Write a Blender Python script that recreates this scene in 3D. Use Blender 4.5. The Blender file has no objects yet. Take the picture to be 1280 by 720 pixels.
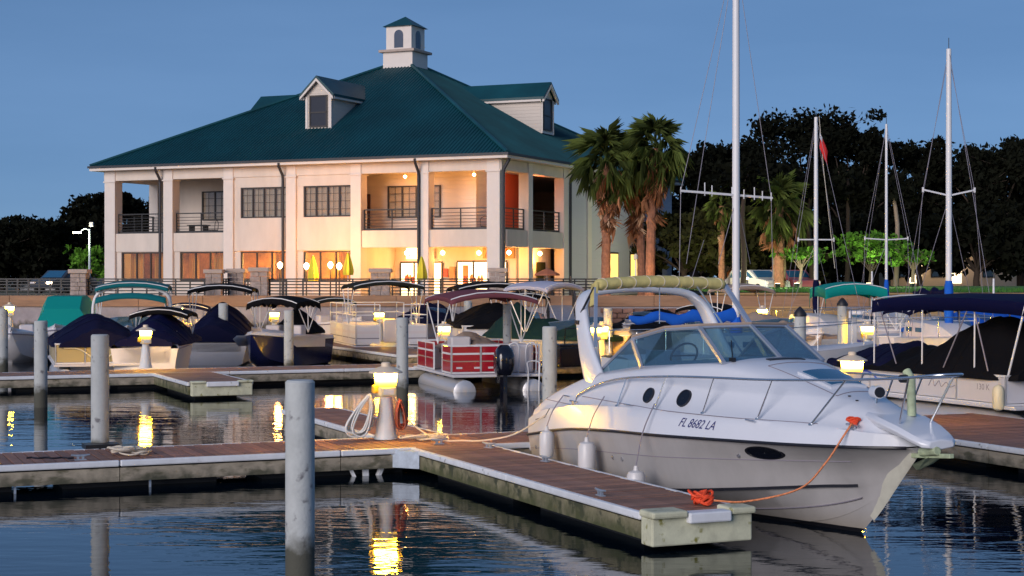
import bpy, bmesh, math, random
import numpy as np
from mathutils import Vector, Matrix
S = bpy.context.scene
COL = S.collection
R = math.radians
rnd = random.Random(7)

# ------------------------------------------------------------------ camera, sky, sun, exposure
F = 2050.0                                    # focal length in photo pixels (1280 wide)
EYE = 3.0                                     # camera height above the water
cam_d = bpy.data.cameras.new('camera'); cam = bpy.data.objects.new('camera', cam_d); COL.objects.link(cam)
cam.location = (0, 0, EYE); cam.rotation_euler = (R(90), 0, 0)
cam_d.sensor_width = 36; cam_d.lens = 36 * F / 1280; cam_d.shift_y = -15 / 1280
cam_d.clip_start = 0.1; cam_d.clip_end = 3000
S.camera = cam

world = bpy.data.worlds.new('World'); S.world = world; world.use_nodes = True
wn = world.node_tree; bg = wn.nodes['Background']
sky = wn.nodes.new('ShaderNodeTexSky'); sky.sky_type = 'NISHITA'; sky.sun_disc = False
SUN_EL, SUN_AZ = 9.0, 212.0                   # degrees; azimuth clockwise from +Y: behind the camera to its left
sky.sun_elevation = R(SUN_EL); sky.sun_rotation = R(SUN_AZ)
sky.air_density = 0.5; sky.dust_density = 0.0; sky.ozone_density = 4.0
gam = wn.nodes.new('ShaderNodeGamma'); gam.inputs[1].default_value = .35; wn.links.new(sky.outputs[0], gam.inputs[0])   # evens the dusk sky out, as in the photograph
tint = wn.nodes.new('ShaderNodeVectorMath'); tint.operation = 'MULTIPLY'; tint.inputs[1].default_value = (.69, .97, 1.34); wn.links.new(gam.outputs[0], tint.inputs[0])
wtc = wn.nodes.new('ShaderNodeTexCoord'); wmp = wn.nodes.new('ShaderNodeMapping'); wmp.inputs['Scale'].default_value = (1.6, 1.6, 9); wn.links.new(wtc.outputs['Generated'], wmp.inputs[0])   # faint veils of thin cloud
wnz = wn.nodes.new('ShaderNodeTexNoise'); wnz.inputs['Scale'].default_value = 2.2; wnz.inputs['Detail'].default_value = 4; wn.links.new(wmp.outputs[0], wnz.inputs['Vector'])
wcr = wn.nodes.new('ShaderNodeValToRGB'); wcr.color_ramp.elements[0].position = .35; wcr.color_ramp.elements[0].color = (.86, .87, .90, 1); wcr.color_ramp.elements[1].position = .68; wcr.color_ramp.elements[1].color = (1.0, .97, .98, 1); wn.links.new(wnz.outputs[0], wcr.inputs[0])
veil = wn.nodes.new('ShaderNodeVectorMath'); veil.operation = 'MULTIPLY'; wn.links.new(tint.outputs[0], veil.inputs[0]); wn.links.new(wcr.outputs[0], veil.inputs[1])
wn.links.new(veil.outputs[0], bg.inputs[0]); bg.inputs[1].default_value = 0.13
sun_d = bpy.data.lights.new('sun', 'SUN'); sun = bpy.data.objects.new('sun', sun_d); COL.objects.link(sun)
sun_d.energy = 1.6; sun_d.angle = R(35); sun_d.color = (1.0, 0.90, 0.86)
SUN_LAMP_EL = 16.0
d = Vector((math.sin(R(SUN_AZ)) * math.cos(R(SUN_LAMP_EL)), math.cos(R(SUN_AZ)) * math.cos(R(SUN_LAMP_EL)), math.sin(R(SUN_LAMP_EL))))
sun.rotation_euler = d.to_track_quat('Z', 'Y').to_euler()
S.view_settings.view_transform = 'Standard'; S.view_settings.look = 'None'
S.view_settings.exposure = 0.75; S.view_settings.gamma = 1.0; S.view_settings.use_curve_mapping = False

# ------------------------------------------------------------------ frames of reference
AX = Vector((0.3963, -0.9181, 0)); BX = Vector((0.9181, 0.3963, 0)); KP = Vector((-1.36, 24.26, 0))
DOCK_ROT = math.atan2(AX.y, AX.x)
def D(p, q, z=0.0):                            # marina frame: p along the finger piers (towards shore = negative), q along the walks
    v = KP + AX * p + BX * q; return Vector((v.x, v.y, z))
def at(u, Y, z=0.0):                           # ground point at depth Y metres on the line of sight of photo column u
    return Vector(((u - 640) / F * Y, Y, z))
def zz(v, Y): return EYE - (v - 345) * Y / F   # height of photo row v at depth Y

# ------------------------------------------------------------------ mesh helper
class MB:
    def __init__(s): s.v = []; s.f = []
    def add(s, vs, fs):
        o = len(s.v); s.v += [tuple(x) for x in vs]; s.f += [tuple(i + o for i in f) for f in fs]; return s
    def box(s, c, d, rz=0.0, taper=1.0):
        cx, cy, cz = c; a, b, h = d[0] / 2, d[1] / 2, d[2] / 2; cs, sn = math.cos(rz), math.sin(rz); vs = []
        for z, t in ((-h, 1), (h, taper)):
            for x, y in ((-a, -b), (a, -b), (a, b), (-a, b)):
                x *= t; y *= t; vs.append((cx + x * cs - y * sn, cy + x * sn + y * cs, cz + z))
        return s.add(vs, [(3, 2, 1, 0), (4, 5, 6, 7), (0, 1, 5, 4), (1, 2, 6, 5), (2, 3, 7, 6), (3, 0, 4, 7)])
    def b2(s, x0, x1, y0, y1, z0, z1):
        return s.box(((x0 + x1) / 2, (y0 + y1) / 2, (z0 + z1) / 2), (abs(x1 - x0), abs(y1 - y0), abs(z1 - z0)))
    def bar(s, p0, p1, w, h, up=(0, 0, 1)):
        p0 = Vector(p0); p1 = Vector(p1); t = (p1 - p0).normalized(); up = Vector(up)
        if abs(t.dot(up)) > 0.98: up = Vector((1, 0, 0))
        n = t.cross(up).normalized(); m = n.cross(t); vs = []
        for p in (p0, p1):
            for i, j in ((-1, -1), (1, -1), (1, 1), (-1, 1)): vs.append(p + n * (i * w / 2) + m * (j * h / 2))
        return s.add(vs, [(3, 2, 1, 0), (4, 5, 6, 7), (0, 1, 5, 4), (1, 2, 6, 5), (2, 3, 7, 6), (3, 0, 4, 7)])
    def tube(s, pts, r, n=8, caps=True, flat=1.0):
        pts = [Vector(p) for p in pts]; k = len(pts); rs = r if isinstance(r, (list, tuple)) else [r] * k
        t0 = (pts[1] - pts[0]).normalized(); up = Vector((0, 0, 1)) if abs(t0.z) < .9 else Vector((1, 0, 0))
        nrm = t0.cross(up).normalized(); vs = []; fs = []
        for i, p in enumerate(pts):
            a = pts[max(i - 1, 0)]; b = pts[min(i + 1, k - 1)]; t = (b - a)
            t = t.normalized() if t.length > 1e-9 else t0
            nrm = (nrm - t * nrm.dot(t)); nrm = nrm.normalized() if nrm.length > 1e-6 else t.orthogonal().normalized()
            m = t.cross(nrm)
            for j in range(n):
                an = 2 * math.pi * j / n; vs.append(p + nrm * (math.cos(an) * rs[i]) + m * (math.sin(an) * rs[i] * flat))
        for i in range(k - 1):
            for j in range(n):
                q = (j + 1) % n; fs.append((i * n + j, i * n + q, (i + 1) * n + q, (i + 1) * n + j))
        if caps: fs.append(tuple(range(n - 1, -1, -1))); fs.append(tuple((k - 1) * n + j for j in range(n)))
        return s.add(vs, fs)
    def lathe(s, prof, n=16, c=(0, 0, 0), rot=0.0, axis='z', caps=True):
        vs = []; fs = []; k = len(prof)
        for r, z in prof:
            for j in range(n):
                an = rot + 2 * math.pi * j / n; x, y = r * math.cos(an), r * math.sin(an)
                if axis == 'z': vs.append((c[0] + x, c[1] + y, c[2] + z))
                elif axis == 'x': vs.append((c[0] + z, c[1] + x, c[2] + y))
                else: vs.append((c[0] + y, c[1] + z, c[2] + x))
        for i in range(k - 1):
            for j in range(n):
                q = (j + 1) % n; fs.append((i * n + j, i * n + q, (i + 1) * n + q, (i + 1) * n + j))
        if caps: fs.append(tuple(range(n - 1, -1, -1))); fs.append(tuple((k - 1) * n + j for j in range(n)))
        return s.add(vs, fs)
    def loft(s, secs, close=False, capa=False, capb=False):
        k = len(secs); n = len(secs[0]); vs = [p for c in secs for p in c]; fs = []
        for i in range(k - 1):
            for j in range(n if close else n - 1):
                q = (j + 1) % n; fs.append((i * n + j, i * n + q, (i + 1) * n + q, (i + 1) * n + j))
        if capa: fs.append(tuple(range(n - 1, -1, -1)))
        if capb: fs.append(tuple((k - 1) * n + j for j in range(n)))
        return s.add(vs, fs)
    def prism(s, poly, ext):
        n = len(poly); e = Vector(ext); vs = [Vector(p) for p in poly]; vs += [p + e for p in vs]
        fs = [tuple(range(n - 1, -1, -1)), tuple(range(n, 2 * n))]
        fs += [(i, (i + 1) % n, n + (i + 1) % n, n + i) for i in range(n)]
        return s.add(vs, fs)
    def build(s, name, m, parent=None, smooth=None, bevel=0, solid=0, loc=None, rz=None):
        me = bpy.data.meshes.new(name); me.from_pydata(s.v, [], s.f); me.validate()
        b = bmesh.new(); b.from_mesh(me); bmesh.ops.remove_doubles(b, verts=b.verts, dist=1e-5)
        bmesh.ops.recalc_face_normals(b, faces=b.faces); b.to_mesh(me); b.free()
        me.materials.append(m)
        if smooth:
            me.polygons.foreach_set('use_smooth', [True] * len(me.polygons)); me.set_sharp_from_angle(angle=R(smooth))
        o = bpy.data.objects.new(name, me); COL.objects.link(o)
        if solid:
            md = o.modifiers.new('solid', 'SOLIDIFY'); md.thickness = solid; md.offset = 0
        if bevel:
            md = o.modifiers.new('bevel', 'BEVEL'); md.width = bevel; md.segments = 2; md.limit_method = 'ANGLE'; md.angle_limit = R(40)
        if parent: o.parent = parent
        if loc is not None: o.location = loc
        if rz is not None: o.rotation_euler = (0, 0, rz)
        return o
def fast(name, verts, faces, m, parent=None, loc=None, smooth=False):
    me = bpy.data.meshes.new(name); me.from_pydata(verts, [], faces); me.materials.append(m)
    if smooth: me.polygons.foreach_set('use_smooth', [True] * len(me.polygons))
    o = bpy.data.objects.new(name, me); COL.objects.link(o)
    if parent: o.parent = parent
    if loc is not None: o.location = loc
    return o
def tag(o, label=None, cat=None, group=None, kind=None):
    if label: o['label'] = label
    if cat: o['category'] = cat
    if group: o['group'] = group
    if kind: o['kind'] = kind
    return o
def empty(name, loc, rz=0.0, label=None, cat=None, group=None):
    o = bpy.data.objects.new(name, None); o.empty_display_size = .2; COL.objects.link(o)
    o.location = loc; o.rotation_euler = (0, 0, rz); return tag(o, label, cat, group)
def inst(o, parent=None, loc=None, rz=None, rot=None, scale=None):
    c = o.copy(); COL.objects.link(c)
    if parent is not None: c.parent = parent
    if loc is not None: c.location = loc
    if rz is not None: c.rotation_euler = (0, 0, rz)
    if rot is not None: c.rotation_euler = rot
    if scale is not None: c.scale = scale
    return c
def kids(o): return [c for c in COL.objects if c.parent == o]
def copy_tree(o, parent=None):
    c = o.copy(); COL.objects.link(c)
    if parent is not None: c.parent = parent
    for ch in list(o.children): copy_tree(ch, c)
    return c
def ci(xs, ys, x):                             # Catmull-Rom through (xs, ys)
    if x <= xs[0]: return ys[0]
    if x >= xs[-1]: return ys[-1]
    i = max(j for j in range(len(xs) - 1) if xs[j] <= x); h = xs[i + 1] - xs[i]; t = (x - xs[i]) / h
    def slope(k):
        if k == 0: return (ys[1] - ys[0]) / (xs[1] - xs[0])
        if k == len(xs) - 1: return (ys[-1] - ys[-2]) / (xs[-1] - xs[-2])
        return (ys[k + 1] - ys[k - 1]) / (xs[k + 1] - xs[k - 1])
    m0, m1 = slope(i) * h, slope(i + 1) * h
    return (2*t**3 - 3*t*t + 1) * ys[i] + (t**3 - 2*t*t + t) * m0 + (-2*t**3 + 3*t*t) * ys[i + 1] + (t**3 - t*t) * m1
def crv(pts, n=24):                            # smooth 3-D path through points
    ts = list(range(len(pts))); return [Vector([ci(ts, [p[k] for p in pts], (len(pts) - 1) * i / n) for k in range(3)]) for i in range(n + 1)]

# ------------------------------------------------------------------ materials
def mat(name, col, rough=.6, metal=0.0, var=0.0, vs=3.0, bump=0.0, bs=20.0, rand=0.0, emit=None, es=0.0, stretch=None, spots=None, coat=0.0, spec=.5):
    m = bpy.data.materials.new(name); m.use_nodes = True; t = m.node_tree; N = t.nodes; L = t.links; b = N['Principled BSDF']
    b.inputs['Base Color'].default_value = (*col, 1); b.inputs['Roughness'].default_value = rough; b.inputs['Metallic'].default_value = metal
    b.inputs['Specular IOR Level'].default_value = spec
    if coat: b.inputs['Coat Weight'].default_value = coat; b.inputs['Coat Roughness'].default_value = .08
    tc = N.new('ShaderNodeTexCoord'); mp = N.new('ShaderNodeMapping'); L.new(tc.outputs['Object'], mp.inputs[0])
    if stretch: mp.inputs['Scale'].default_value = stretch
    out = None
    if var or rand or spots:
        hv = N.new('ShaderNodeHueSaturation'); hv.inputs['Color'].default_value = (*col, 1); val = None
        if var:
            nz = N.new('ShaderNodeTexNoise'); nz.inputs['Scale'].default_value = vs; nz.inputs['Detail'].default_value = 6; nz.inputs['Roughness'].default_value = .65
            L.new(mp.outputs[0], nz.inputs['Vector'])
            mr = N.new('ShaderNodeMapRange'); mr.inputs[1].default_value = .3; mr.inputs[2].default_value = .7
            mr.inputs[3].default_value = 1 - var; mr.inputs[4].default_value = 1 + var; L.new(nz.outputs[0], mr.inputs[0]); val = mr.outputs[0]
        if rand:
            oi = N.new('ShaderNodeObjectInfo'); mr = N.new('ShaderNodeMapRange'); mr.inputs[3].default_value = 1 - rand; mr.inputs[4].default_value = 1 + rand
            L.new(oi.outputs['Random'], mr.inputs[0])
            if val:
                mu = N.new('ShaderNodeMath'); mu.operation = 'MULTIPLY'; L.new(val, mu.inputs[0]); L.new(mr.outputs[0], mu.inputs[1]); val = mu.outputs[0]
            else: val = mr.outputs[0]
        if val: L.new(val, hv.inputs['Value'])
        out = hv.outputs[0]
        if spots:                              # (colour, scale, threshold)
            n2 = N.new('ShaderNodeTexNoise'); n2.inputs['Scale'].default_value = spots[1]; n2.inputs['Detail'].default_value = 5
            L.new(mp.outputs[0], n2.inputs['Vector']); r2 = N.new('ShaderNodeMapRange')
            r2.inputs[1].default_value = spots[2]; r2.inputs[2].default_value = spots[2] + .1; L.new(n2.outputs[0], r2.inputs[0])
            mx = N.new('ShaderNodeMix'); mx.data_type = 'RGBA'; L.new(r2.outputs[0], mx.inputs[0]); L.new(out, mx.inputs[6]); mx.inputs[7].default_value = (*spots[0], 1); out = mx.outputs[2]
        L.new(out, b.inputs['Base Color'])
    if bump:
        nb = N.new('ShaderNodeTexNoise'); nb.inputs['Scale'].default_value = bs; nb.inputs['Detail'].default_value = 4; L.new(mp.outputs[0], nb.inputs['Vector'])
        bp = N.new('ShaderNodeBump'); bp.inputs['Strength'].default_value = bump; bp.inputs['Distance'].default_value = .02
        L.new(nb.outputs[0], bp.inputs['Height']); L.new(bp.outputs[0], b.inputs['Normal'])
    if emit: b.inputs['Emission Color'].default_value = (*emit, 1); b.inputs['Emission Strength'].default_value = es
    return m
def bands(m, axis, freq, depth, dark=.75):      # fine horizontal lap lines or ribs, as relief plus a thin joint colour
    t = m.node_tree; N = t.nodes; L = t.links; b = N['Principled BSDF']
    tc = N.new('ShaderNodeTexCoord'); sp = N.new('ShaderNodeSeparateXYZ'); L.new(tc.outputs['Object'], sp.inputs[0])
    mu = N.new('ShaderNodeMath'); mu.operation = 'MULTIPLY'; mu.inputs[1].default_value = freq; L.new(sp.outputs[axis], mu.inputs[0])
    fr = N.new('ShaderNodeMath'); fr.operation = 'FRACT'; L.new(mu.outputs[0], fr.inputs[0])
    bp = N.new('ShaderNodeBump'); bp.inputs['Strength'].default_value = 1; bp.inputs['Distance'].default_value = depth; bp.invert = True
    L.new(fr.outputs[0], bp.inputs['Height']); L.new(bp.outputs[0], b.inputs['Normal'])
    return m
def glass(name, tint, refl=.35, dark=0.3):
    m = bpy.data.materials.new(name); m.use_nodes = True; t = m.node_tree; N = t.nodes; L = t.links
    for n in list(N): N.remove(n)
    o = N.new('ShaderNodeOutputMaterial'); tr = N.new('ShaderNodeBsdfTransparent'); tr.inputs[0].default_value = (*tint, 1)
    gl = N.new('ShaderNodeBsdfGlossy'); gl.inputs['Roughness'].default_value = .03; gl.inputs[0].default_value = (.9, .95, 1, 1)
    df = N.new('ShaderNodeBsdfDiffuse'); df.inputs[0].default_value = (tint[0] * .35, tint[1] * .35, tint[2] * .35, 1)
    m1 = N.new('ShaderNodeMixShader'); m1.inputs[0].default_value = dark; L.new(tr.outputs[0], m1.inputs[1]); L.new(df.outputs[0], m1.inputs[2])
    fr = N.new('ShaderNodeFresnel'); fr.inputs[0].default_value = 1.5; mr = N.new('ShaderNodeMapRange')
    mr.inputs[3].default_value = refl * .35; mr.inputs[4].default_value = 1.0; L.new(fr.outputs[0], mr.inputs[0])
    ge = N.new('ShaderNodeNewGeometry'); iv = N.new('ShaderNodeMath'); iv.operation = 'SUBTRACT'; iv.inputs[0].default_value = 1; L.new(ge.outputs['Backfacing'], iv.inputs[1]); fm = N.new('ShaderNodeMath'); fm.operation = 'MULTIPLY'; L.new(mr.outputs[0], fm.inputs[0]); L.new(iv.outputs[0], fm.inputs[1])
    m2 = N.new('ShaderNodeMixShader'); L.new(fm.outputs[0], m2.inputs[0]); L.new(m1.outputs[0], m2.inputs[1]); L.new(gl.outputs[0], m2.inputs[2])
    L.new(m2.outputs[0], o.inputs[0]); return m

def lens_mat():                                 # bulb behind the upper part of a ribbed amber lens: strongest near the hood
    m = mat('pedestal_lens', (.9, .7, .2), .4, emit=(1.0, .52, .02), es=1); t = m.node_tree; N = t.nodes; L = t.links
    tc = N.new('ShaderNodeTexCoord'); sp = N.new('ShaderNodeSeparateXYZ'); L.new(tc.outputs['Object'], sp.inputs[0]); mr = N.new('ShaderNodeMapRange'); mr.inputs[1].default_value = .82; mr.inputs[2].default_value = 1.05; L.new(sp.outputs[2], mr.inputs[0])
    pw = N.new('ShaderNodeMath'); pw.operation = 'POWER'; pw.inputs[1].default_value = 3.2; L.new(mr.outputs[0], pw.inputs[0]); ma = N.new('ShaderNodeMath'); ma.operation = 'MULTIPLY_ADD'; ma.inputs[1].default_value = 520; ma.inputs[2].default_value = .75; L.new(pw.outputs[0], ma.inputs[0])
    L.new(ma.outputs[0], N['Principled BSDF'].inputs['Emission Strength']); return m
M = dict(
    stucco=mat('stucco', (.62, .54, .475), .85, var=.09, vs=1.1, stretch=(1, 1, .35), bump=.15, bs=60),
    white_trim=mat('white_trim', (.66, .59, .54), .6, var=.04, vs=2),
    siding=bands(mat('siding', (.58, .51, .45), .7), 2, 5.0, .012),
    siding_grey=bands(mat('siding_grey', (.52, .51, .55), .7), 2, 5.0, .012),
    roof=mat('roof_metal', (.003, .049, .062), .45, .0, var=.30, vs=.35, spec=.4),
    gutter=mat('gutter', (.02, .022, .03), .5),
    black=mat('black_metal', (.012, .012, .014), .45),
    black_frame=mat('window_frame_dark', (.02, .015, .014), .5),
    blind=mat('blind', (.55, .50, .44), .8, var=.06, vs=2),
    dark_room=mat('dark_interior', (.05, .045, .04), .9),
    warm_room=mat('warm_interior', (.42, .22, .075), .9, var=.5, vs=1.4),
    curtain=mat('curtain', (.85, .46, .08), .8, var=.2, vs=4, stretch=(6, 6, .3)),
    pane=glass('window_pane', (.88, .86, .82), .12, .04),
    pane_dark=glass('dark_pane', (.03, .05, .08), .10, .6),
    shop_glow=mat('lit_shop_window', (.8, .7, .5), .4, emit=(1.0, .70, .34), es=2.6),
    shop_dim=mat('lit_side_window', (.7, .5, .2), .4, emit=(1.0, .62, .16), es=.9),
    globe=mat('lamp_globe', (.9, .8, .6), .4, emit=(1.0, .72, .30), es=14),
    sign_tan=mat('sign_board', (.45, .22, .09), .6, var=.15, vs=3),
    sign_red=mat('sign_letters', (.40, .05, .02), .5),
    sign_pale=mat('sign_letters_pale', (.75, .62, .42), .5),
    sign_lit=mat('lit_sign', (.9, .8, .4), .4, emit=(1, .85, .45), es=2.0),
    red_glow_wall=mat('red_lit_wall', (.50, .10, .04), .7),  # red glow of the ceiling lamp put into the wall colour
    stone=mat('pillar_stone', (.34, .27, .24), .9, var=.35, vs=5, bump=.6, bs=9),
    stone_cap=mat('cap_stone', (.42, .33, .28), .85, var=.15, vs=4),
    concrete=mat('sea_wall_concrete', (.30, .27, .29), .9, var=.22, vs=1.2, bump=.2, bs=12),
    brown_cap=mat('timber_cap', (.30, .17, .10), .8, var=.25, vs=1.6, stretch=(.4, 3, 3)),
    timber=mat('bulkhead_timber', (.40, .25, .11), .8, var=.3, vs=1.5, rand=.25, stretch=(.3, 3, 4)),
    brick=mat('rubble_brick', (.20, .11, .085), .9, var=.3, vs=5, rand=.3),
    grass=mat('lawn', (.045, .15, .02), .95, var=.35, vs=.9, bump=.4, bs=6),
    land=mat('bank_ground', (.05, .055, .03), .95, var=.3, vs=.3),
    plank=mat('deck_plank', (.25, .122, .082), .62, var=.35, vs=2.5, rand=.28, bump=.35, bs=16, stretch=(1.5, 1.5, 1.5)),
    plank_b=mat('deck_plank_far', (.25, .14, .10), .65, var=.35, vs=1.5, bump=.3, bs=10),
    fascia=mat('dock_fascia', (.30, .26, .20), .85, var=.3, vs=3.5, bump=.3, bs=15, spots=((.12, .11, .07), 4.0, .56), stretch=(.8, .8, 2)),
    fascia_moss=mat('mossy_fascia', (.20, .18, .11), .9, var=.4, vs=3, bump=.4, bs=12, spots=((.045, .05, .03), 5.0, .5)),
    endblock=mat('pale_mossy_block', (.52, .52, .38), .8, var=.22, vs=4, spots=((.20, .19, .04), 7.0, .60)),
    rub=mat('rub_strip', (.66, .68, .72), .5, var=.1, vs=4, spots=((.25, .25, .24), 9.0, .66)),
    galv=mat('galvanised', (.40, .45, .52), .45, .6, var=.2, vs=10),
    floatm=mat('dock_float', (.012, .014, .018), .7),
    pile=mat('concrete_pile', (.40, .42, .42), .85, var=.12, vs=3, bump=.25, bs=30, rand=.08, spots=((.16, .16, .17), 7.0, .60)),
    pilecap=mat('pile_cap', (.012, .012, .016), .5),
    ped=mat('pedestal_white', (.62, .63, .62), .55, var=.08, vs=5),
    ped_box=mat('pedestal_box', (.72, .62, .36), .5),
    ped_hood=mat('pedestal_hood', (.75, .60, .44), .5),
    lens=lens_mat(),
    plug=mat('yellow_plug', (.75, .42, .03), .5),
    hose_w=mat('white_hose', (.68, .66, .62), .5),
    hose_r=mat('rust_hose', (.36, .07, .03), .55),
    rope_o=mat('orange_rope', (.72, .24, .10), .8, bump=.8, bs=60, var=.3, vs=30),
    rope_r=mat('red_knot', (.75, .07, .02), .8, var=.3, vs=20),
    rope_w=mat('white_rope', (.62, .55, .45), .8, bump=.6, bs=60),
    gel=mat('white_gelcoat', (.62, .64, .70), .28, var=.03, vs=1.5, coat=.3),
    gel2=mat('white_hull', (.60, .58, .58), .35, var=.06, vs=2),
    line=mat('dark_trim', (.012, .012, .018), .4),
    steel=mat('stainless', (.62, .64, .68), .22, .9),
    alum=mat('aluminium', (.62, .62, .64), .38, .5),
    wframe=mat('white_tube', (.70, .69, .70), .4),
    wsframe=mat('windscreen_frame', (.34, .38, .46), .35, .4),
    wsglass=glass('windscreen_glass', (.42, .60, .68), .45, .10),
    ink=mat('navy_print', (.015, .02, .14), .5),
    grey_print=mat('grey_print', (.22, .20, .24), .5),
    blue_print=mat('blue_print', (.05, .10, .45), .5),
    hatch=mat('blue_hatch', (.02, .10, .20), .12),
    canvas_y=mat('yellow_canvas', (.52, .44, .17), .85, var=.2, vs=6, bump=.5, bs=10),
    strap=mat('blue_grey_strap', (.22, .28, .40), .5),
    seat=mat('vinyl_seat', (.60, .55, .56), .5),
    mossrope=mat('weathered_bow_roller', (.36, .42, .27), .7, var=.35, vs=8),
    stem=mat('lamplit_stem', (.50, .49, .42), .5, var=.1, vs=6),
    night_glass=mat('night_glass', (.010, .014, .028), .3, spec=.35), door_brown=mat('brown_door', (.06, .018, .015), .6),
    arch_glass=mat('arch_glass', (.008, .03, .075), .25, spec=.5),
    port=mat('port_glass', (.005, .006, .012), .25),
    navy=mat('navy_canvas', (.006, .007, .030), .8, spec=.08, bump=.5, bs=4),
    navy2=mat('bright_navy_canvas', (.004, .005, .034), .75, spec=.08, bump=.4, bs=5),
    blackc=mat('black_canvas', (.006, .006, .008), .85, spec=.08, bump=.5, bs=4),
    blue=mat('blue_canvas', (.015, .11, .52), .75, spec=.08, bump=.5, bs=6),
    teal=mat('teal_canvas', (.005, .24, .22), .8, spec=.08, bump=.3, bs=5),
    teal_d=mat('dark_teal_canvas', (.008, .13, .15), .8, spec=.08, bump=.3, bs=5),
    green_c=mat('dark_green_canvas', (.010, .030, .028), .85, spec=.08, bump=.5, bs=4),
    olive_c=mat('charcoal_canvas', (.022, .024, .020), .85, spec=.08, bump=.5, bs=4),
    maroon_c=mat('maroon_canvas', (.17, .055, .070), .8, spec=.08, bump=.4, bs=5),
    lav_c=mat('lavender_canvas', (.42, .42, .52), .8, spec=.08, bump=.3, bs=5),
    tan_c=mat('tan_canvas', (.34, .26, .21), .85, spec=.08, bump=.4, bs=5),
    red_p=mat('red_panel', (.36, .008, .02), .3, coat=.3),
    gold_p=mat('gold_panel', (.42, .33, .15), .4),
    white_p=mat('white_panel', (.60, .58, .60), .4, var=.04, vs=2),
    cream=mat('cream_trim', (.70, .62, .42), .4),
    navy_h=mat('navy_hull', (.010, .014, .07), .25, coat=.4),
    tan_h=mat('tan_hull', (.50, .42, .30), .4),
    blk=mat('motor_black', (.006, .006, .012), .16, coat=.5),
    bark=mat('bark', (.05, .035, .026), .95, bump=.6, bs=8),
    bark_pale=mat('pale_bark', (.26, .20, .15), .9, bump=.5, bs=8),
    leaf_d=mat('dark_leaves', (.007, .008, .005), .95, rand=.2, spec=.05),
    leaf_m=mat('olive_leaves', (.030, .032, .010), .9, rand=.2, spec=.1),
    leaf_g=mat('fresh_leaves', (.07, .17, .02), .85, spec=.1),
    frond=mat('palm_frond', (.07, .095, .022), .8, rand=.6, spec=.15),
    frond_dead=mat('dead_frond', (.31, .14, .07), .9, rand=.6, spec=.05),
    frond_pale=mat('pale_dead_frond', (.46, .30, .19), .9, rand=.4, spec=.05),
    palm_bark=mat('palm_bark', (.22, .10, .06), .95, var=.4, vs=5, bump=1, bs=7),
    umb_y=mat('yellow_umbrella', (.75, .62, .04), .8, emit=(1, .8, .05), es=0),
    umb_r=mat('rust_umbrella', (.35, .12, .06), .8),
    flag_r=mat('red_flag', (.60, .02, .02), .8), flag_w=mat('white_flag', (.7, .7, .72), .8),
    car_w=mat('white_car', (.62, .62, .64), .3, coat=.5), car_d=mat('dark_car', (.03, .035, .05), .3, coat=.5),
    car_p=mat('pink_car', (.5, .12, .14), .35, coat=.4), tyre=mat('tyre', (.015, .015, .015), .9),
    headlight=mat('headlight', (.9, .8, .7), .2, emit=(1, .72, .45), es=40),
    lamp_head=mat('street_lamp_glow', (.9, .9, .8), .3, emit=(1, .80, .45), es=8),
    house=mat('pale_house_wall', (.50, .42, .34), .85), lit_door=mat('lit_doorway', (.9, .75, .5), .5, emit=(1, .78, .48), es=2.2),
    orange=mat('orange_barrier', (.7, .2, .03), .7),
)

def tideband(m, z0, col):                       # algae and wet stain on everything near the water
    t = m.node_tree; N = t.nodes; L = t.links; b = N['Principled BSDF']; src = b.inputs['Base Color'].links[0].from_socket
    g = N.new('ShaderNodeNewGeometry'); s_ = N.new('ShaderNodeSeparateXYZ'); L.new(g.outputs['Position'], s_.inputs[0]); nz = N.new('ShaderNodeTexNoise'); nz.inputs['Scale'].default_value = 5; nz.inputs['Detail'].default_value = 5; L.new(g.outputs['Position'], nz.inputs['Vector'])
    ad = N.new('ShaderNodeMath'); ad.operation = 'MULTIPLY_ADD'; L.new(nz.outputs[0], ad.inputs[0]); ad.inputs[1].default_value = -.5; L.new(s_.outputs[2], ad.inputs[2])
    mr = N.new('ShaderNodeMapRange'); mr.inputs[1].default_value = z0 - .25; mr.inputs[2].default_value = z0 - .05; mr.inputs[3].default_value = 1; mr.inputs[4].default_value = 0; L.new(ad.outputs[0], mr.inputs[0])
    mx = N.new('ShaderNodeMix'); mx.data_type = 'RGBA'; L.new(mr.outputs[0], mx.inputs[0]); L.new(src, mx.inputs[6]); mx.inputs[7].default_value = (*col, 1); L.new(mx.outputs[2], b.inputs['Base Color'])
tideband(M['pile'], .34, (.07, .07, .055)); tideband(M['fascia'], .05, (.06, .06, .04)); tideband(M['fascia_moss'], .10, (.07, .075, .03)); tideband(M['concrete'], .8, (.09, .085, .08))
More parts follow.
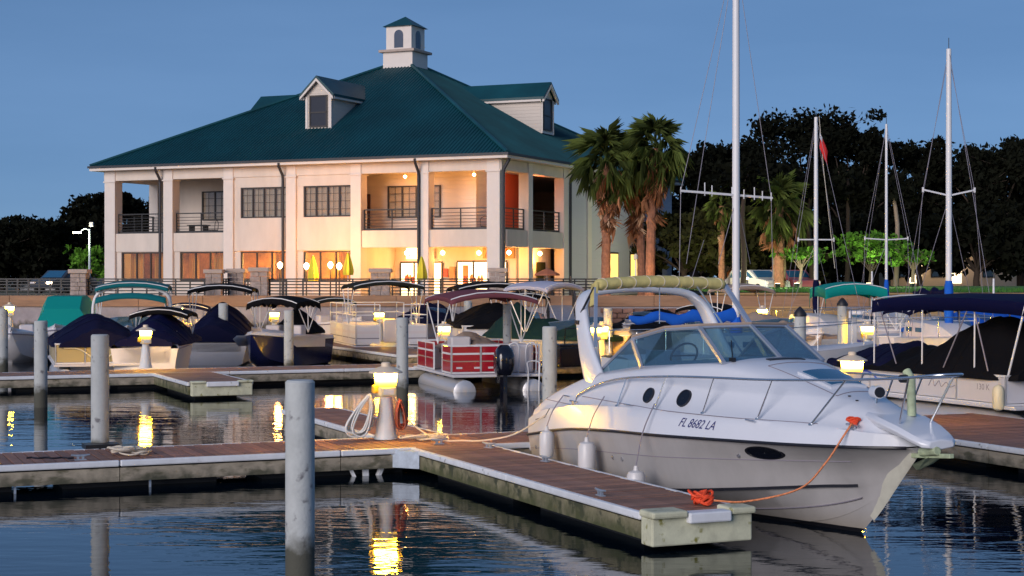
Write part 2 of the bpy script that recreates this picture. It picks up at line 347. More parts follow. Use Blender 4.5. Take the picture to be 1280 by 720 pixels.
# ------------------------------------------------------------------ water and land
def water_mat():
    m = bpy.data.materials.new('water'); m.use_nodes = True; t = m.node_tree; N = t.nodes; L = t.links; b = N['Principled BSDF']
    b.inputs['Base Color'].default_value = (.0015, .006, .012, 1); b.inputs['Roughness'].default_value = .015; b.inputs['IOR'].default_value = 1.55; b.inputs['Specular Tint'].default_value = (.72, .92, 1, 1)
    tc = N.new('ShaderNodeTexCoord'); prev = None
    for sc, st, dist, det in (((.55, 1.6, 1), 1.0, .0075, 2), ((2.6, 6.5, 1), 1.0, .0026, 3), ((.12, .3, 1), 1.0, .010, 2)):
        mp = N.new('ShaderNodeMapping'); mp.inputs['Scale'].default_value = sc; mp.inputs['Rotation'].default_value = (0, 0, R(6)); L.new(tc.outputs['Object'], mp.inputs[0])
        nz = N.new('ShaderNodeTexNoise'); nz.inputs['Scale'].default_value = 1; nz.inputs['Detail'].default_value = det; L.new(mp.outputs[0], nz.inputs['Vector'])
        bp = N.new('ShaderNodeBump'); bp.inputs['Strength'].default_value = st; bp.inputs['Distance'].default_value = dist; L.new(nz.outputs[0], bp.inputs['Height'])
        if prev: L.new(prev, bp.inputs['Normal'])
        prev = bp.outputs[0]
    L.new(prev, b.inputs['Normal']); return m
tag(MB().add([(-140, -40, 0), (140, -40, 0), (140, 74.2, 0), (-140, 74.2, 0)], [(0, 1, 2, 3)]).build('water', water_mat()), kind='structure')
GZ = 1.9                                        # bank level
g = MB(); g.add([(-600, 74.3, GZ), (600, 74.3, GZ), (600, 1500, GZ), (-600, 1500, GZ)], [(0, 1, 2, 3)])
tag(g.build('ground', M['land']), kind='structure')
g = MB(); g.add([(9, 74.42, GZ + .36), (60, 74.42, GZ + .36), (60, 98, GZ + .5), (9, 98, GZ + .5)], [(0, 1, 2, 3)])
tag(g.build('lawn', M['grass']), kind='structure')
# grass tufts on the lawn edge
gv = []; gf = []
for i in range(9000):
    x = rnd.uniform(9, 45); y = 74.5 + 12 * rnd.random() ** 2; z = GZ + .36 + (y - 74.4) * .006; a = rnd.uniform(0, 6.28); h = rnd.uniform(.05, .16); w = .025
    k = len(gv); gv += [(x - w * math.cos(a), y - w * math.sin(a), z), (x + w * math.cos(a), y + w * math.sin(a), z), (x + rnd.uniform(-.06, .06), y, z + h)]; gf.append((k, k + 1, k + 2))
tag(fast('grass', gv, gf, M['grass']), 'short lit grass along the top of the timber bulkhead', 'grass', kind='stuff')

# sea wall: concrete with a brown cap on the left, rubble brick in the middle, timber bulkhead on the right
w = empty('sea_wall', (-20, 74, 0), 0, 'grey concrete sea wall with a brown cap below the patio fence', 'wall')
for i in range(20):
    x0 = -35 + i * 2.9 ; MB().b2(x0 + 20 - 5, x0 + 20 - 5 + 2.88, -.15, .3, -.5, 1.62).build('panel', M['concrete'], w)
for i in range(20):
    x0 = -20 + i * 2.9; MB().b2(x0, x0 + 2.88, -.24, .42, 1.63, 2.12).build('cap_board', M['brown_cap'], w)
for c in list(w.children):
    if c.name.startswith('panel'): pass
bh = empty('timber_bulkhead', (9.2, 74, 0), 0, 'lamplit timber bulkhead of long planks under the grass', 'bulkhead')
for r_ in range(7):
    z = .05 + r_ * .30
    for i in range(9):
        x0 = i * 4.2 + (r_ % 2) * 1.7 - 1.7; MB().b2(max(0, x0), x0 + 4.17, -.2 - rnd.uniform(0, .03), .25, z, z + .28).build('plank', M['timber'], bh)
MB().b2(0, 38, -.32, .4, 2.16, 2.24).build('cap_board', M['timber'], bh)
bw = empty('brick_wall', (4.3, 73.45, 0), 0, 'low red brown rubble brick wall at the waterline beside the timber bulkhead', 'wall')
pro = {}
for r_ in range(7):
    for i in range(10):
        wd = .46; x0 = i * .5 + (r_ % 2) * .25 - .3
        if (r_, i) == (0, 0): b0 = MB().box((0, 0, 0), (wd, .25, .2)).build('brick', M['brick'], bw, bevel=.02)
        b_ = b0 if (r_, i) == (0, 0) else inst(b0, bw)
        b_.location = (x0 + .2, rnd.uniform(-.03, .03), .1 + r_ * .225); b_.rotation_euler = (0, rnd.uniform(-.03, .03), rnd.uniform(-.06, .06))
MB().b2(-.35, 4.9, .14, .5, -.5, 1.6).build('backing', M['concrete'], bw)

# ------------------------------------------------------------------ the two-storey building
EV = 9.08
CX = Vector((-.52, 82.0, 0)); SDIR = Vector((-.9114, .4115, 0)); TDIR = Vector((.4115, .9114, 0))
FW, FD = 24.57, 26.5
# local frame: x = -s (so right-handed), y = t
BROT = math.atan2(-SDIR.y, -SDIR.x)
B = empty('building', CX, BROT, 'two storey cream clubhouse with teal metal hip roof, balconies and a cupola', 'building')
def bx(s0, s1, t0, t1, z0, z1, name, m, par=None, **k): return MB().b2(-s1, -s0, t0, t1, z0, z1).build(name, m, par or B, **k)
SL0, SL1, OPT = 4.48, 5.36, 8.32
cols = [.44 + 3.95 * i for i in range(7)]
for i, s in enumerate(cols):
    hw = .36 if i in (0, 6) else .31
    bx(s - hw, s + hw, -.06, .62, GZ, EV - .22, 'column', M['white_trim'], bevel=.02)
    bx(s - hw - .05, s + hw + .05, -.11, .67, EV - .85, EV - .78, 'column_band', M['white_trim'])
# beam, slab bands, ceilings
bx(-.0, FW, .0, .5, OPT, EV - .215, 'beam', M['stucco']); bx(-.02, .5, .55, 9.0, OPT, EV - .215, 'beam', M['stucco'])
bx(FW - .5, FW, .55, 8.6, OPT, EV - .215, 'beam', M['stucco'])
for i in range(6):
    s0, s1 = cols[i] + .31, cols[i + 1] - .31
    if i in (2, 3):                             # flush bays: wall between ground window and upper window
        bx(s0, s1, .06, .36, SL0 - .13, 6.11, 'wall_panel', M['stucco']); bx(s0, s1, .06, .36, 7.76, OPT - .002, 'wall_panel', M['stucco'])
    else:
        bx(s0, s1, .04, .5, SL0 - (.13 if i > 3 else 0), SL1, 'balcony_front', M['stucco'])
bx(.0, .45, .70, 3.2, SL0, SL1, 'balcony_front', M['stucco']); bx(.0, .45, 3.8, 8.0, SL0, SL1, 'balcony_front', M['stucco'])
bx(FW - .45, FW, .7, 8.6, SL0, SL1, 'balcony_front', M['stucco'])
bx(.46, FW - .46, .51, 8.6, SL0 + .1, SL1 - .25, 'floor_slab', M['stucco'])
bx(.51, FW - .51, .51, FD - .5, OPT + .25, OPT + .4, 'porch_ceiling', M['stucco'])
# side columns of the right porch, back column of the left corner porch
bx(-.06, .5, 3.22, 3.78, GZ, EV - .22, 'column', M['white_trim']); bx(-.06, .5, 8.0, 8.6, GZ, EV - .22, 'column', M['white_trim'])
bx(FW - .55, FW + .05, 4.2, 4.8, GZ, EV - .22, 'column', M['white_trim'])
# recessed walls, upper floor
RD = 4.4
bx(cols[4] - .1, 23.0, RD, RD + .25, SL1 - .24, OPT + .24, 'recess_wall', M['stucco'])     # behind the two far balconies
bx(22.75, 23.0, RD + .26, 8.4, SL1 - .24, OPT + .24, 'recess_wall', M['siding'])
bx(cols[4] - .1, cols[4] + .15, .37, RD - .005, SL1 - .24, OPT + .24, 'recess_wall', M['stucco'])
bx(2.7, 10.2, 2.7, 2.95, SL1 - .24, OPT + .24, 'recess_wall', M['siding'])
bx(2.7, 2.95, 2.955, 4.1, SL1 - .24, OPT + .24, 'recess_wall', M['siding_grey'])  # grey siding tone stands for this return wall being unlit
bx(10.2, 10.4, .37, 2.95, SL1 - .24, OPT + .24, 'recess_wall', M['stucco'])
bx(2.7, 2.95, 4.105, 8.4, SL1 - .24, OPT + .24, 'recess_wall', M['red_glow_wall'])
# ground floor walls
bx(.9, 8.1, 3.8, 4.05, GZ, SL0 + .1, 'shop_wall', M['stucco']); bx(.9, 1.15, 4.05, 8.4, GZ, SL0 + .1, 'shop_wall', M['stucco'])
bx(8.1, 8.35, .37, 4.05, GZ, SL0 + .1, 'shop_wall', M['stucco'])
for i in range(2, 6):
    s0, s1 = cols[i] + .31, cols[i + 1] - .31
    bx(s0, s1, .10, .40, GZ, 2.72, 'wall_panel', M['stucco'])
    if i > 3: bx(s0, s1, .10, .40, 4.32, SL0 - .13, 'wall_panel', M['stucco'])
    bx(s1 - .38, s1, .102, .4, 2.722, 4.318, 'wall_panel', M['stucco'])
# long side wall and back
bx(.05, .35, 8.62, FD, GZ, EV - .22, 'side_wall', M['siding_grey'])
bx(-.03, .30, 11.6, 12.2, GZ, EV - .22, 'pilaster', M['white_trim']); bx(.35, FW, FD - .3, FD, GZ, EV - .22, 'back_wall', M['siding'])
bx(FW - .3, FW - .05, 8.62, FD - .31, GZ, EV - .22, 'side_wall', M['siding'])
# dining room behind the ground windows
bx(8.36, FW - .35, 3.2, 3.4, GZ, SL0 + .09, 'room_wall', M['warm_room']); bx(8.36, FW - .35, .41, 3.19, GZ - .02, GZ + .06, 'room_floor', M['warm_room'])
bx(FW - .3, FW - .05, .41, 8.6, GZ, SL0 - .01, 'side_wall', M['stucco'])
cr = random.Random(3)
def curtain(s0, s1, t):
    secs = []; n = 18
    for j in range(n + 1):
        s = s0 + (s1 - s0) * j / n; o = .05 * math.sin(j * 2.4)
        secs.append([(-s, t + o, 2.75), (-s, t + o * .8, 3.6), (-s, t + o * .5, 4.25)])
    MB().loft(secs).build('curtain', M['curtain'], B, smooth=60)
for i in range(2, 6):
    s0 = cols[i] + .5
    for k in range(2 if i > 3 else 1): curtain(s0 + .15 + k * 1.7 + cr.uniform(0, .2), s0 + .95 + k * 1.7, .75 + .1 * k)
def window(s0, s1, t, z0, z1, n, pane, mun=True, back=None, face=None, fw=.07):
    if face is None: f = lambda s, tt, z: (-s, t + tt, z)                     # on the front
    else: f = lambda s, tt, z: (-(face) - tt * -1, s, z)                       # on the long side (s runs along t)
    def b(a0, a1, c0, c1, z0_, z1_):
        p, q = f(a0, c0, z0_), f(a1, c1, z1_); mb.b2(p[0], q[0], p[1], q[1], p[2], q[2])
    mb = MB()
    b(s0, s1, -.05, .05, z0, z0 + fw); b(s0, s1, -.05, .05, z1 - fw, z1)
    for k in range(n + 1):
        c = s0 + fw / 2 + (s1 - s0 - fw) * k / n; b(c - fw / 2, c + fw / 2, -.048, .048, z0 + fw, z1 - fw)
    fr = mb.build('window', M['black_frame'], B)
    wd = (s1 - s0 - fw) / n
    for k in range(n):
        mb = MB(); a = s0 + fw / 2 + wd * k; b(a + fw / 2, a + wd - fw / 2, -.008, .008, z0 + fw, z1 - fw); mb.build('pane', pane, fr)
        if mun:
            mb = MB(); b(a + wd / 2 - .012, a + wd / 2 + .012, -.022, -.010, z0 + fw, z1 - fw)
            for q in (1, 2, 3): zc = z0 + (z1 - z0) * q / 4; b(a + fw / 2, a + wd / 2 - .013, -.022, -.010, zc - .012, zc + .012); b(a + wd / 2 + .013, a + wd - fw / 2, -.022, -.010, zc - .012, zc + .012)
            mb.build('muntin', M['black_frame'], fr)
    if back:
        mb = MB(); b(s0, s1, .12, .16, z0, z1); mb.build('blind', back, fr)
    return fr
for i in (2, 3):
    s0, s1 = cols[i] + .31, cols[i + 1] - .31
    window(s0 + .02, s1 - .42, .14, 6.115, 7.755, 4, M['pane'], True, M['blind'])
    bx(s1 - .40, s1, .08, .34, 6.112, 7.758, 'wall_panel', M['stucco'])
for i in range(2, 6):
    s0, s1 = cols[i] + .31, cols[i + 1] - .31
    window(s0 + .01, s1 - .39, .2, 2.725, 4.315, 3, M['pane'], False)
window(19.2, 21.0, RD - .06, 6.2, 7.87, 2, M['pane'], True, M['blind'])
window(6.15, 7.9, 2.64, 6.1, 7.8, 2, M['pane'], True, M['blind'])
window(4.75, 5.6, 2.64, 6.1, 7.8, 1, M['pane'], True, M['blind'])
dr = bx(9.0, 9.65, 2.62, 2.69, 5.13, 7.4, 'door', M['door_brown']); MB().b2(-9.14, -9.10, 2.57, 2.615, 6.1, 6.3).build('door_handle', M['steel'], dr)
dr = MB().b2(-2.699, -2.66, 4.4, 5.8, 5.13, 7.4).build('door', M['black_frame'], B)
# lit shop fronts
def shopfront(s0, s1, z0, z1, n, doors=()):
    mb = MB(); fw = .09; t = 3.72
    mb.b2(-s1, -s0, t - .05, t + .05, z1 - fw, z1)
    for k in range(n + 1):
        c = s0 + (s1 - s0) * k / n; mb.b2(-c - fw / 2, -c + fw / 2, t - .05, t + .05, z0, z1 - fw - .001)
    fr = mb.build('shop_window', M['black_frame'], B); wd = (s1 - s0) / n
    for k in range(n):
        a = s0 + wd * k
        MB().b2(-(a + wd - fw / 2), -(a + fw / 2), t - .01, t + .01, z0, z1 - fw).build('pane', M['shop_glow'], fr)
        if k in doors:
            MB().b2(-(a + wd - .35), -(a + .3), t - .045, t - .015, z0, z1 - .25).build('door_panel', M['sign_tan'], fr)
    # goods on the sill, seen against the light
    for k in range(10):
        s = s0 + .2 + (s1 - s0 - .4) * cr.random(); MB().lathe([(.05, 0), (.09, .15), (.05, .3), (.07, .35)], 8, (-s, t - .16, 2.55 + cr.uniform(0, .2))).build('window_display', M[cr.choice(['sign_red', 'umb_r', 'leaf_m', 'sign_tan'])], fr)
shopfront(1.4, 4.3, 1.95, 3.82, 3, doors=(2,)); shopfront(5.2, 7.7, 1.95, 3.78, 3)
def text_mesh(txt, size, shear=0.0):
    cu = bpy.data.curves.new('txt', 'FONT'); cu.body = txt; cu.size = size; cu.shear = shear; cu.align_x = 'CENTER'; cu.align_y = 'CENTER'; cu.resolution_u = 3
    o = bpy.data.objects.new('txt', cu); COL.objects.link(o); dg = bpy.context.evaluated_depsgraph_get()
    me = bpy.data.meshes.new_from_object(o.evaluated_get(dg)); bpy.data.objects.remove(o); bpy.data.curves.remove(cu); return me
def sign(s0, s1, z0, z1, m, lm):
    o = MB().b2(-s1, -s0, 3.6, 3.68, z0, z1).build('shop_sign', m, B)
    # weathered lettering on the board: raised strokes too worn to read in the photograph
    mb = MB(); n = int((s1 - s0) / .2)
    for k in range(n):
        s = s0 + .12 + (s1 - s0 - .24) * (k + .5) / n; h = (z1 - z0) * cr.uniform(.25, .42); zc = (z0 + z1) / 2 + cr.uniform(-.06, .06)
        mb.bar((-s - .05, 3.59, zc - h), (-s + .05 * cr.uniform(-1, 1), 3.59, zc + h), .03, .012, (0, 1, 0)); mb.bar((-s, 3.59, zc + h * cr.uniform(-.8, .8)), (-s + .11, 3.59, zc + h * cr.uniform(-.8, .8)), .03, .012, (0, 1, 0))
    mb.build('lettering', lm, o)
sign(.95, 2.75, 3.92, 4.46, M['sign_tan'], M['sign_red']); sign(5.65, 6.45, 3.92, 4.44, M['sign_tan'], M['sign_red']); sign(6.6, 7.3, 3.92, 4.5, M['sign_lit'], M['sign_tan'])
bx(4.42, 4.75, 3.66, 3.72, 2.75, 3.5, 'notice_board', M['sign_tan']); bx(4.85, 5.1, 3.66, 3.72, 2.95, 3.4, 'notice_board', M['sign_red'])
# side recess, ground floor: a lit doorway and board
for t0, t1, z0, z1, m in ((4.35, 5.0, GZ, 3.2, 'sign_red'), (6.4, 7.6, 2.5, 3.75, 'leaf_m'),):
    MB().b2(-.9 - .0, -.86, t0, t1, z0, z1).build('door' if z0 == GZ else 'notice_board', M[m], B)
for t0, t1 in ((14.6, 16.6), (18.6, 19.9)):
    fr = MB().b2(-.05, .0, t0, t1, 2.2, 4.4).build('window', M['black_frame'], B); MB().b2(.001, .012, t0 + .1, t1 - .1, 2.3, 4.3).build('pane', M['shop_dim'], fr)
fr = MB().b2(-.05, .0, 22, 24.5, 2.7, 4.4).build('window', M['black_frame'], B); MB().b2(.001, .012, 22.1, 24.4, 2.8, 4.3).build('pane', M['pane_dark'], fr)
# balcony railings
def railing(p0, p1, posts):
    p0 = Vector(p0); p1 = Vector(p1); z0 = SL1; rl = MB(); rl.bar(p0 + Vector((0, 0, 1.08)), p1 + Vector((0, 0, 1.08)), .06, .06); o = rl.build('balcony_railing', M['black'], B)
    MB().bar(p0 + Vector((0, 0, .06)), p1 + Vector((0, 0, .06)), .05, .11).build('bottom_rail', M['black'], o)
    for k in range(5):
        z = .22 + k * .16; MB().bar(p0 + Vector((0, 0, z)), p1 + Vector((0, 0, z)), .022, .03).build('rail', M['black'], o)
    for k in range(posts + 1):
        p = p0.lerp(p1, .01 + .98 * k / posts); MB().b2(p.x - .028, p.x + .028, p.y - .028, p.y + .028, z0 + .003, z0 + 1.05).build('post', M['black'], o)
for i in (0, 1, 4, 5):
    railing((-(cols[i] + .32), .28, SL1), (-(cols[i + 1] - .32), .28, SL1), 2)
railing((-.22, .65, SL1), (-.22, 3.2, SL1), 2); railing((-.22, 3.8, SL1), (-.22, 7.98, SL1), 2)
railing((-FW + .25, .65, SL1), (-FW + .25, 4.18, SL1), 2)
# gutters, downspouts, fascia
OV = .55
def ring(z0, z1, o0, name, m, th=.12):
    bx(-o0, FW + o0, -o0, -o0 + th, z0, z1, name, m); bx(-o0, FW + o0, FD + o0 - th, FD + o0, z0, z1, name, m)
    bx(-o0, -o0 + th, -o0 + th, FD + o0 - th, z0, z1, name, m); bx(FW + o0 - th, FW + o0, -o0 + th, FD + o0 - th, z0, z1, name, m)
ring(EV - .06, EV + .06, OV + .1, 'gutter', M['gutter']); ring(EV - .21, EV - .065, OV + .02, 'fascia', M['white_trim'], .5)
bx(-OV + .03, FW + OV - .03, -OV + .03, FD + OV - .03, EV - .14, EV - .06, 'soffit', M['white_trim'])
for s in (4.18 + .42, cols[3] + .42, cols[5] + .45):
    mb = MB(); mb.tube([(-s, -.57, EV - .1), (-s, -.55, EV - .3), (-s, -.18, EV - .75), (-s, -.16, EV - 1), (-s, -.16, GZ)], .075, 8); mb.build('downspout', M['gutter'], B, smooth=50)
for t in (-.1, 8.75):
    mb = MB(); mb.tube([(.5, t, EV - .1), (.45, t, EV - .3), (.16, t, EV - .75), (.14, t, EV - 1), (.14, t, GZ)], .085, 8); mb.build('downspout', M['gutter'], B, smooth=50)
# hip roof: pyramid to the apex under the cupola
AP = Vector((-11.5, 11.4, 15.78)); E0 = EV + .03
c0, c1, c2, c3 = [Vector(p) for p in ((OV, -OV, E0), (OV, FD + OV, E0), (-FW - OV, FD + OV, E0), (-FW - OV, -OV, E0))]
MB().add([c0, c1, c2, c3, AP], [(0, 1, 4), (1, 2, 4), (2, 3, 4), (3, 0, 4), (3, 2, 1, 0)]).build('roof', M['roof'], B)
roof = [c for c in B.children if c.name.startswith('roof')][0]
def ribs(a, b, ap, n, name):                    # standing seams running up one slope
    a = Vector(a); b = Vector(b); ap = Vector(ap); e = (b - a); L_ = e.length; eu = e / L_
    s_ap = (ap - a).dot(eu); foot = a + eu * s_ap; upv = (ap - foot); nrm = eu.cross(upv).normalized()
    if nrm.z < 0: nrm = -nrm
    mb = MB()
    for k in range(1, n):
        s = L_ * k / n; fr = min(s / s_ap, (L_ - s) / (L_ - s_ap)); p0 = a + eu * s; p1 = p0 + upv * fr
        o = nrm * .055; w_ = eu * .035
        mb.add([p0 - w_, p0 + w_, p0 + o, p1 - w_, p1 + w_, p1 + o], [(0, 2, 5, 3), (2, 1, 4, 5), (0, 1, 2)])
    return tag(mb.build(name, M['roof'], roof), kind='stuff')
ribs(c3, c0, AP, 120, 'roof_seams'); ribs(c0, c1, AP, 130, 'roof_seams')
for c in (c0, c3, c1): MB().tube([c + Vector((0, 0, .05)), AP + Vector((0, 0, .05))], .11, 6).build('ridge_cap', M['roof'], roof)
# cupola
CU = AP.copy(); cw = 1.95
def cub(name, m, hw, z0, z1, par=None): return MB().box((CU.x, CU.y, (z0 + z1) / 2), (hw * 2, hw * 2, z1 - z0)).build(name, m, par or B, bevel=.01)
cup = cub('cupola', M['white_trim'], cw / 2, 14.0, 16.15)
cub('ledge', M['stone_cap'], cw / 2 + .20, 16.152, 16.3, cup); cub('tower', M['white_trim'], .84, 16.302, 17.68, cup)
MB().add([(CU.x + a * 1.0, CU.y + b * 1.0, 17.68) for a, b in ((-1, -1), (1, -1), (1, 1), (-1, 1))] + [(CU.x, CU.y, 18.36)], [(3, 2, 1, 0), (0, 1, 4), (1, 2, 4), (2, 3, 4), (3, 0, 4)]).build('cupola_roof', M['roof'], cup)
arch_o = [(-.3, 0), (.3, 0)] + [(.3 * math.cos(a), .75 + .3 * math.sin(a)) for a in [math.pi * k / 10 for k in range(11)]]
MB().prism([(CU.x + x, CU.y - .855, 16.42 + z) for x, z in arch_o], (0, .03, 0)).build('arched_window', M['arch_glass'], cup)
MB().prism([(CU.x + .825, CU.y + x, 16.42 + z) for x, z in arch_o], (.03, 0, 0)).build('arched_window', M['arch_glass'], cup)
# dormers
def dormer(pos, ang, wd, z0, z1, zr, depth, lbl):
    e = Matrix.Translation(pos) @ Matrix.Rotation(ang, 4, 'Z')
    def P(x, y, z): return e @ Vector((x, y, z))
    hw = wd / 2
    def pr(poly, y0, y1): mb.prism([P(x, y0, z) for x, z in poly], P(0, y1, 0) - P(0, y0, 0))
    mb = MB(); pr([(-hw, z0), (hw, z0), (hw, z1), (0, zr - .14), (-hw, z1)], 0, depth); o = mb.build('dormer', M['siding'], B)
    mb = MB()
    for sg in (-1, 1):
        pr([(sg * (hw + .28), z1 - .16), (sg * (hw + .28), z1 - .02), (0, zr + .06), (0, zr - .08)][::sg], -.28, depth)
    mb.build('dormer_roof', M['roof'], o)
    mb = MB()
    for sg in (-1, 1): pr([(sg * (hw + .24), z1 - .30), (sg * (hw + .24), z1 - .165), (0, zr - .085), (0, zr - .24)][::sg], -.30, -.18)
    for sg in (-1, 1): mb.bar(P(sg * (hw + .16), -.1, z1 - .21), P(sg * (hw + .16), depth, z1 - .21), .2, .14)
    for sg in (-1, 1): mb.bar(P(sg * (hw - .06), -.02, z0), P(sg * (hw - .06), -.02, z1 - .1), .14, .06, (0, 1, 0))
    mb.bar(P(-hw, -.03, z0 + .05), P(hw, -.03, z0 + .05), .09, .1); mb.build('dormer_trim', M['white_trim'], o)
    mb = MB(); a = hw * .70; zt = z1 - .05
    for x0, x1, q0, q1 in ((-a, a, z0 + .2, z0 + .28), (-a, a, zt - .08, zt), (-a, -a + .08, z0 + .28, zt - .08), (a - .08, a, z0 + .28, zt - .08), (-a, a, (z0 + zt) / 2, (z0 + zt) / 2 + .07)):
        pr([(x0, q0), (x1, q0), (x1, q1), (x0, q1)], -.07, -.01)
    mb.build('dormer_window', M['black_frame'], o); mb = MB(); pr([(-a, z0 + .2), (a, z0 + .2), (a, zt), (-a, zt)], -.035, -.005); mb.build('pane', M['night_glass'], o)
dormer(Vector((-12.4, 3.0, 0)), 0, 1.62, 10.95, 12.95, 13.9, 5.0, '')
dormer(Vector((-21.5, 11.7, 0)), R(-90), 1.8, 10.8, 13.2, 14.06, 6.5, '')
dormer(Vector((-3.2, 13.3, 0)), R(90), 1.75, 11.25, 13.35, 14.22, 6.0, '')
# patio lights: small globes on the wall and under the porch ceiling, each with its lamp
def lamp_pt(loc, power, col, parent=None, r_=.15):
    ld = bpy.data.lights.new('lamp_light', 'POINT'); ld.energy = power; ld.color = col; ld.shadow_soft_size = r_
    lo = bpy.data.objects.new('lamp_light', ld); COL.objects.link(lo); lo.location = loc
    if parent: lo.parent = parent
    return lo
WARM = (1.0, .40, .075)
for s, t, z, pw in ((2.4, 2.4, 4.2, 70), (6.3, 2.4, 4.2, 70), (3.9, 1.2, 4.2, 45), (8.6 - 2.6, 1.2, 4.2, 45)):
    gl = MB().lathe([(.02, .12), (.10, .06), (.12, 0), (.10, -.06), (.02, -.12)], 10, (-s, t, z)).build('ceiling_lamp', M['globe'], B, smooth=60); lamp_pt((-s, t, z - .3), pw, WARM, B)
for t in (2.0, 6.0):
    gl = MB().lathe([(.02, .12), (.10, .06), (.12, 0), (.10, -.06), (.02, -.12)], 10, (-.5, t, 4.2)).build('ceiling_lamp', M['globe'], B, smooth=60); lamp_pt((-.55, t, 3.85), 80, WARM, B)
for s, pw in ((10.5, 260), (14.5, 240), (18.5, 40), (22.3, 30)):
    MB().lathe([(.02, .1), (.08, .05), (.1, 0), (.08, -.05), (.02, -.1)], 8, (-s, 2.2, 4.0)).build('ceiling_lamp', M['globe'], B, smooth=60); lamp_pt((-s, 2.0, 3.65), pw, (1, .58, .17), B)
for s, z in ((2.2, 8.2), (6.2, 8.2)):
    MB().lathe([(.02, .08), (.08, .04), (.09, 0), (.08, -.04), (.02, -.08)], 8, (-s, 1.4, z)).build('ceiling_lamp', M['globe'], B, smooth=60); lamp_pt((-s, 1.4, z - .3), 50, WARM, B)
MB().lathe([(.02, .08), (.08, .04), (.09, 0), (.08, -.04), (.02, -.08)], 8, (-.8, 5.2, 8.2)).build('ceiling_lamp', M['globe'], B, smooth=60); lamp_pt((-.7, 5.2, 8.0), 45, (1, .3, .1), B)
# balcony chairs
def chair(loc, rz, label):
    c = empty('balcony_chair', loc, rz, label, 'chair', 'dark metal chairs on the balconies')
    MB().b2(-.24, .24, -.24, .24, .40, .44).build('seat', M['black'], c); mb = MB(); mb.tube(crv([(-.24, .24, .44), (-.24, .26, .8), (0, .27, .95), (.24, .26, .8), (.24, .24, .44)], 14), .02, 6); mb.build('backrest', M['black'], c, smooth=60)
    for x in (-.21, .21):
        for y in (-.21, .21): MB().b2(x - .015, x + .015, y - .015, y + .015, 0, .4).build('leg', M['black'], c)
def BW(s, t, z): return CX + SDIR * s + TDIR * t + Vector((0, 0, z))
chair(BW(1.55, 1.4, SL1 - .24), BROT + .5, 'dark metal chair on the corner balcony by the red lit wall')
chair(BW(18.2, 1.3, SL1 - .24), BROT - .6, 'dark metal chair on the balcony under the small two pane window')
tb = empty('balcony_table', BW(19.1, 1.3, SL1 - .24), BROT, 'dark metal table beside a chair on the balcony', 'table')
MB().box((0, 0, .7), (1.1, .7, .04)).build('tabletop', M['black'], tb)
for x in (-.45, .45): MB().b2(x - .03, x + .03, -.25, .25, 0, .68).build('leg', M['black'], tb)

# ------------------------------------------------------------------ patio: fence, stone pillars, lamps, umbrellas
PZ = GZ
def pillar(u, Y, w_, zt, lbl):
    e = empty('stone_pillar', at(u, Y, PZ), 0, lbl, 'pillar', 'stone pillars of the patio fence'); r0 = random.Random(int(u))
    hh = zt - PZ - .2; rows = 6
    for k in range(rows):
        z0 = k * hh / rows; z1 = (k + 1) * hh / rows - .012; cut = r0.uniform(-.15, .15) * w_
        for a, b in ((-w_ / 2, cut - .008), (cut + .008, w_ / 2)):
            o = r0.uniform(0, .025); MB().b2(a - (o if a < 0 and b < w_ / 2 - .01 else 0), b + (o if b > w_ / 2 - .01 else 0), -w_ / 2 - o, w_ / 2 + o, z0, z1).build('stone', M['stone'], e, bevel=.012)
    MB().box((0, 0, hh + .1), (w_ + .2, w_ + .2, .2)).build('cap', M['stone_cap'], e, bevel=.03)
pillar(100, 78, .72, 3.32, 'reddish stone pillar by the street lamp and parked car'); pillar(268, 79, .72, 3.32, 'stone pillar in front of the ground floor window beside the second balcony')
pillar(296, 80, .74, 3.36, 'stone pillar at the foot of the fourth column from the building end'); pillar(325, 77, .78, 3.40, 'grey stone pillar beside the black downspout, before the bright patio lanterns')
pillar(476, 77.5, .86, 3.36, 'stone pillar in front of the brightly lit shop window'); pillar(622, 77, .74, 3.38, 'stone pillar with wide cap below the building corner')
FT = 2.885
def fence(u0, u1, Y, lbl, posts, zt=FT, n=6, vert=False):
    a = at(u0, Y, PZ); b = at(u1, Y, PZ); L_ = b.x - a.x; e = empty('patio_fence', a, 0, lbl, 'fence', 'black metal fence sections round the patio'); h = zt - PZ
    MB().b2(0, L_, -.03, .03, h - .06, h).build('top_rail', M['black'], e)
    for k in range(n):
        z = .08 + (h - .25) * k / (n - 1); MB().b2(0, L_, -.026, .026, z, z + .055).build('rail', M['black'], e)
    posts *= 2
    for k in range(posts + 1):
        x = .05 + (L_ - .1) * k / posts; MB().b2(x - .035, x + .035, -.034, .034, 0, h - .061).build('post', M['black'], e)
    if vert:
        nb = int(L_ / .24); p0 = MB().b2(-.012, .012, -.012, .012, -.9, h - .4).build('baluster', M['black'], e); p0.location = (.12, -.06, 0)
        for k in range(1, nb): inst(p0, e, (.12 + k * .24, -.06, 0))
fence(-20, 91, 78, 'black fence before the parked car and dark trees', 4); fence(110, 257, 78, 'long black fence under the first two balcony bays', 4)
fence(336, 463, 77.2, 'black fence glowing before the patio lanterns and yellow umbrellas', 3); fence(489, 612, 77.2, 'black fence across the lit shop fronts', 3)
fence(632, 748, 77.2, 'black fence with upright bars running to the palm trees', 4, vert=True); fence(278, 287, 79.5, 'short black fence piece between two stone pillars', 1); fence(305, 315, 78.5, 'short black fence piece beside the grey stone pillar', 1)
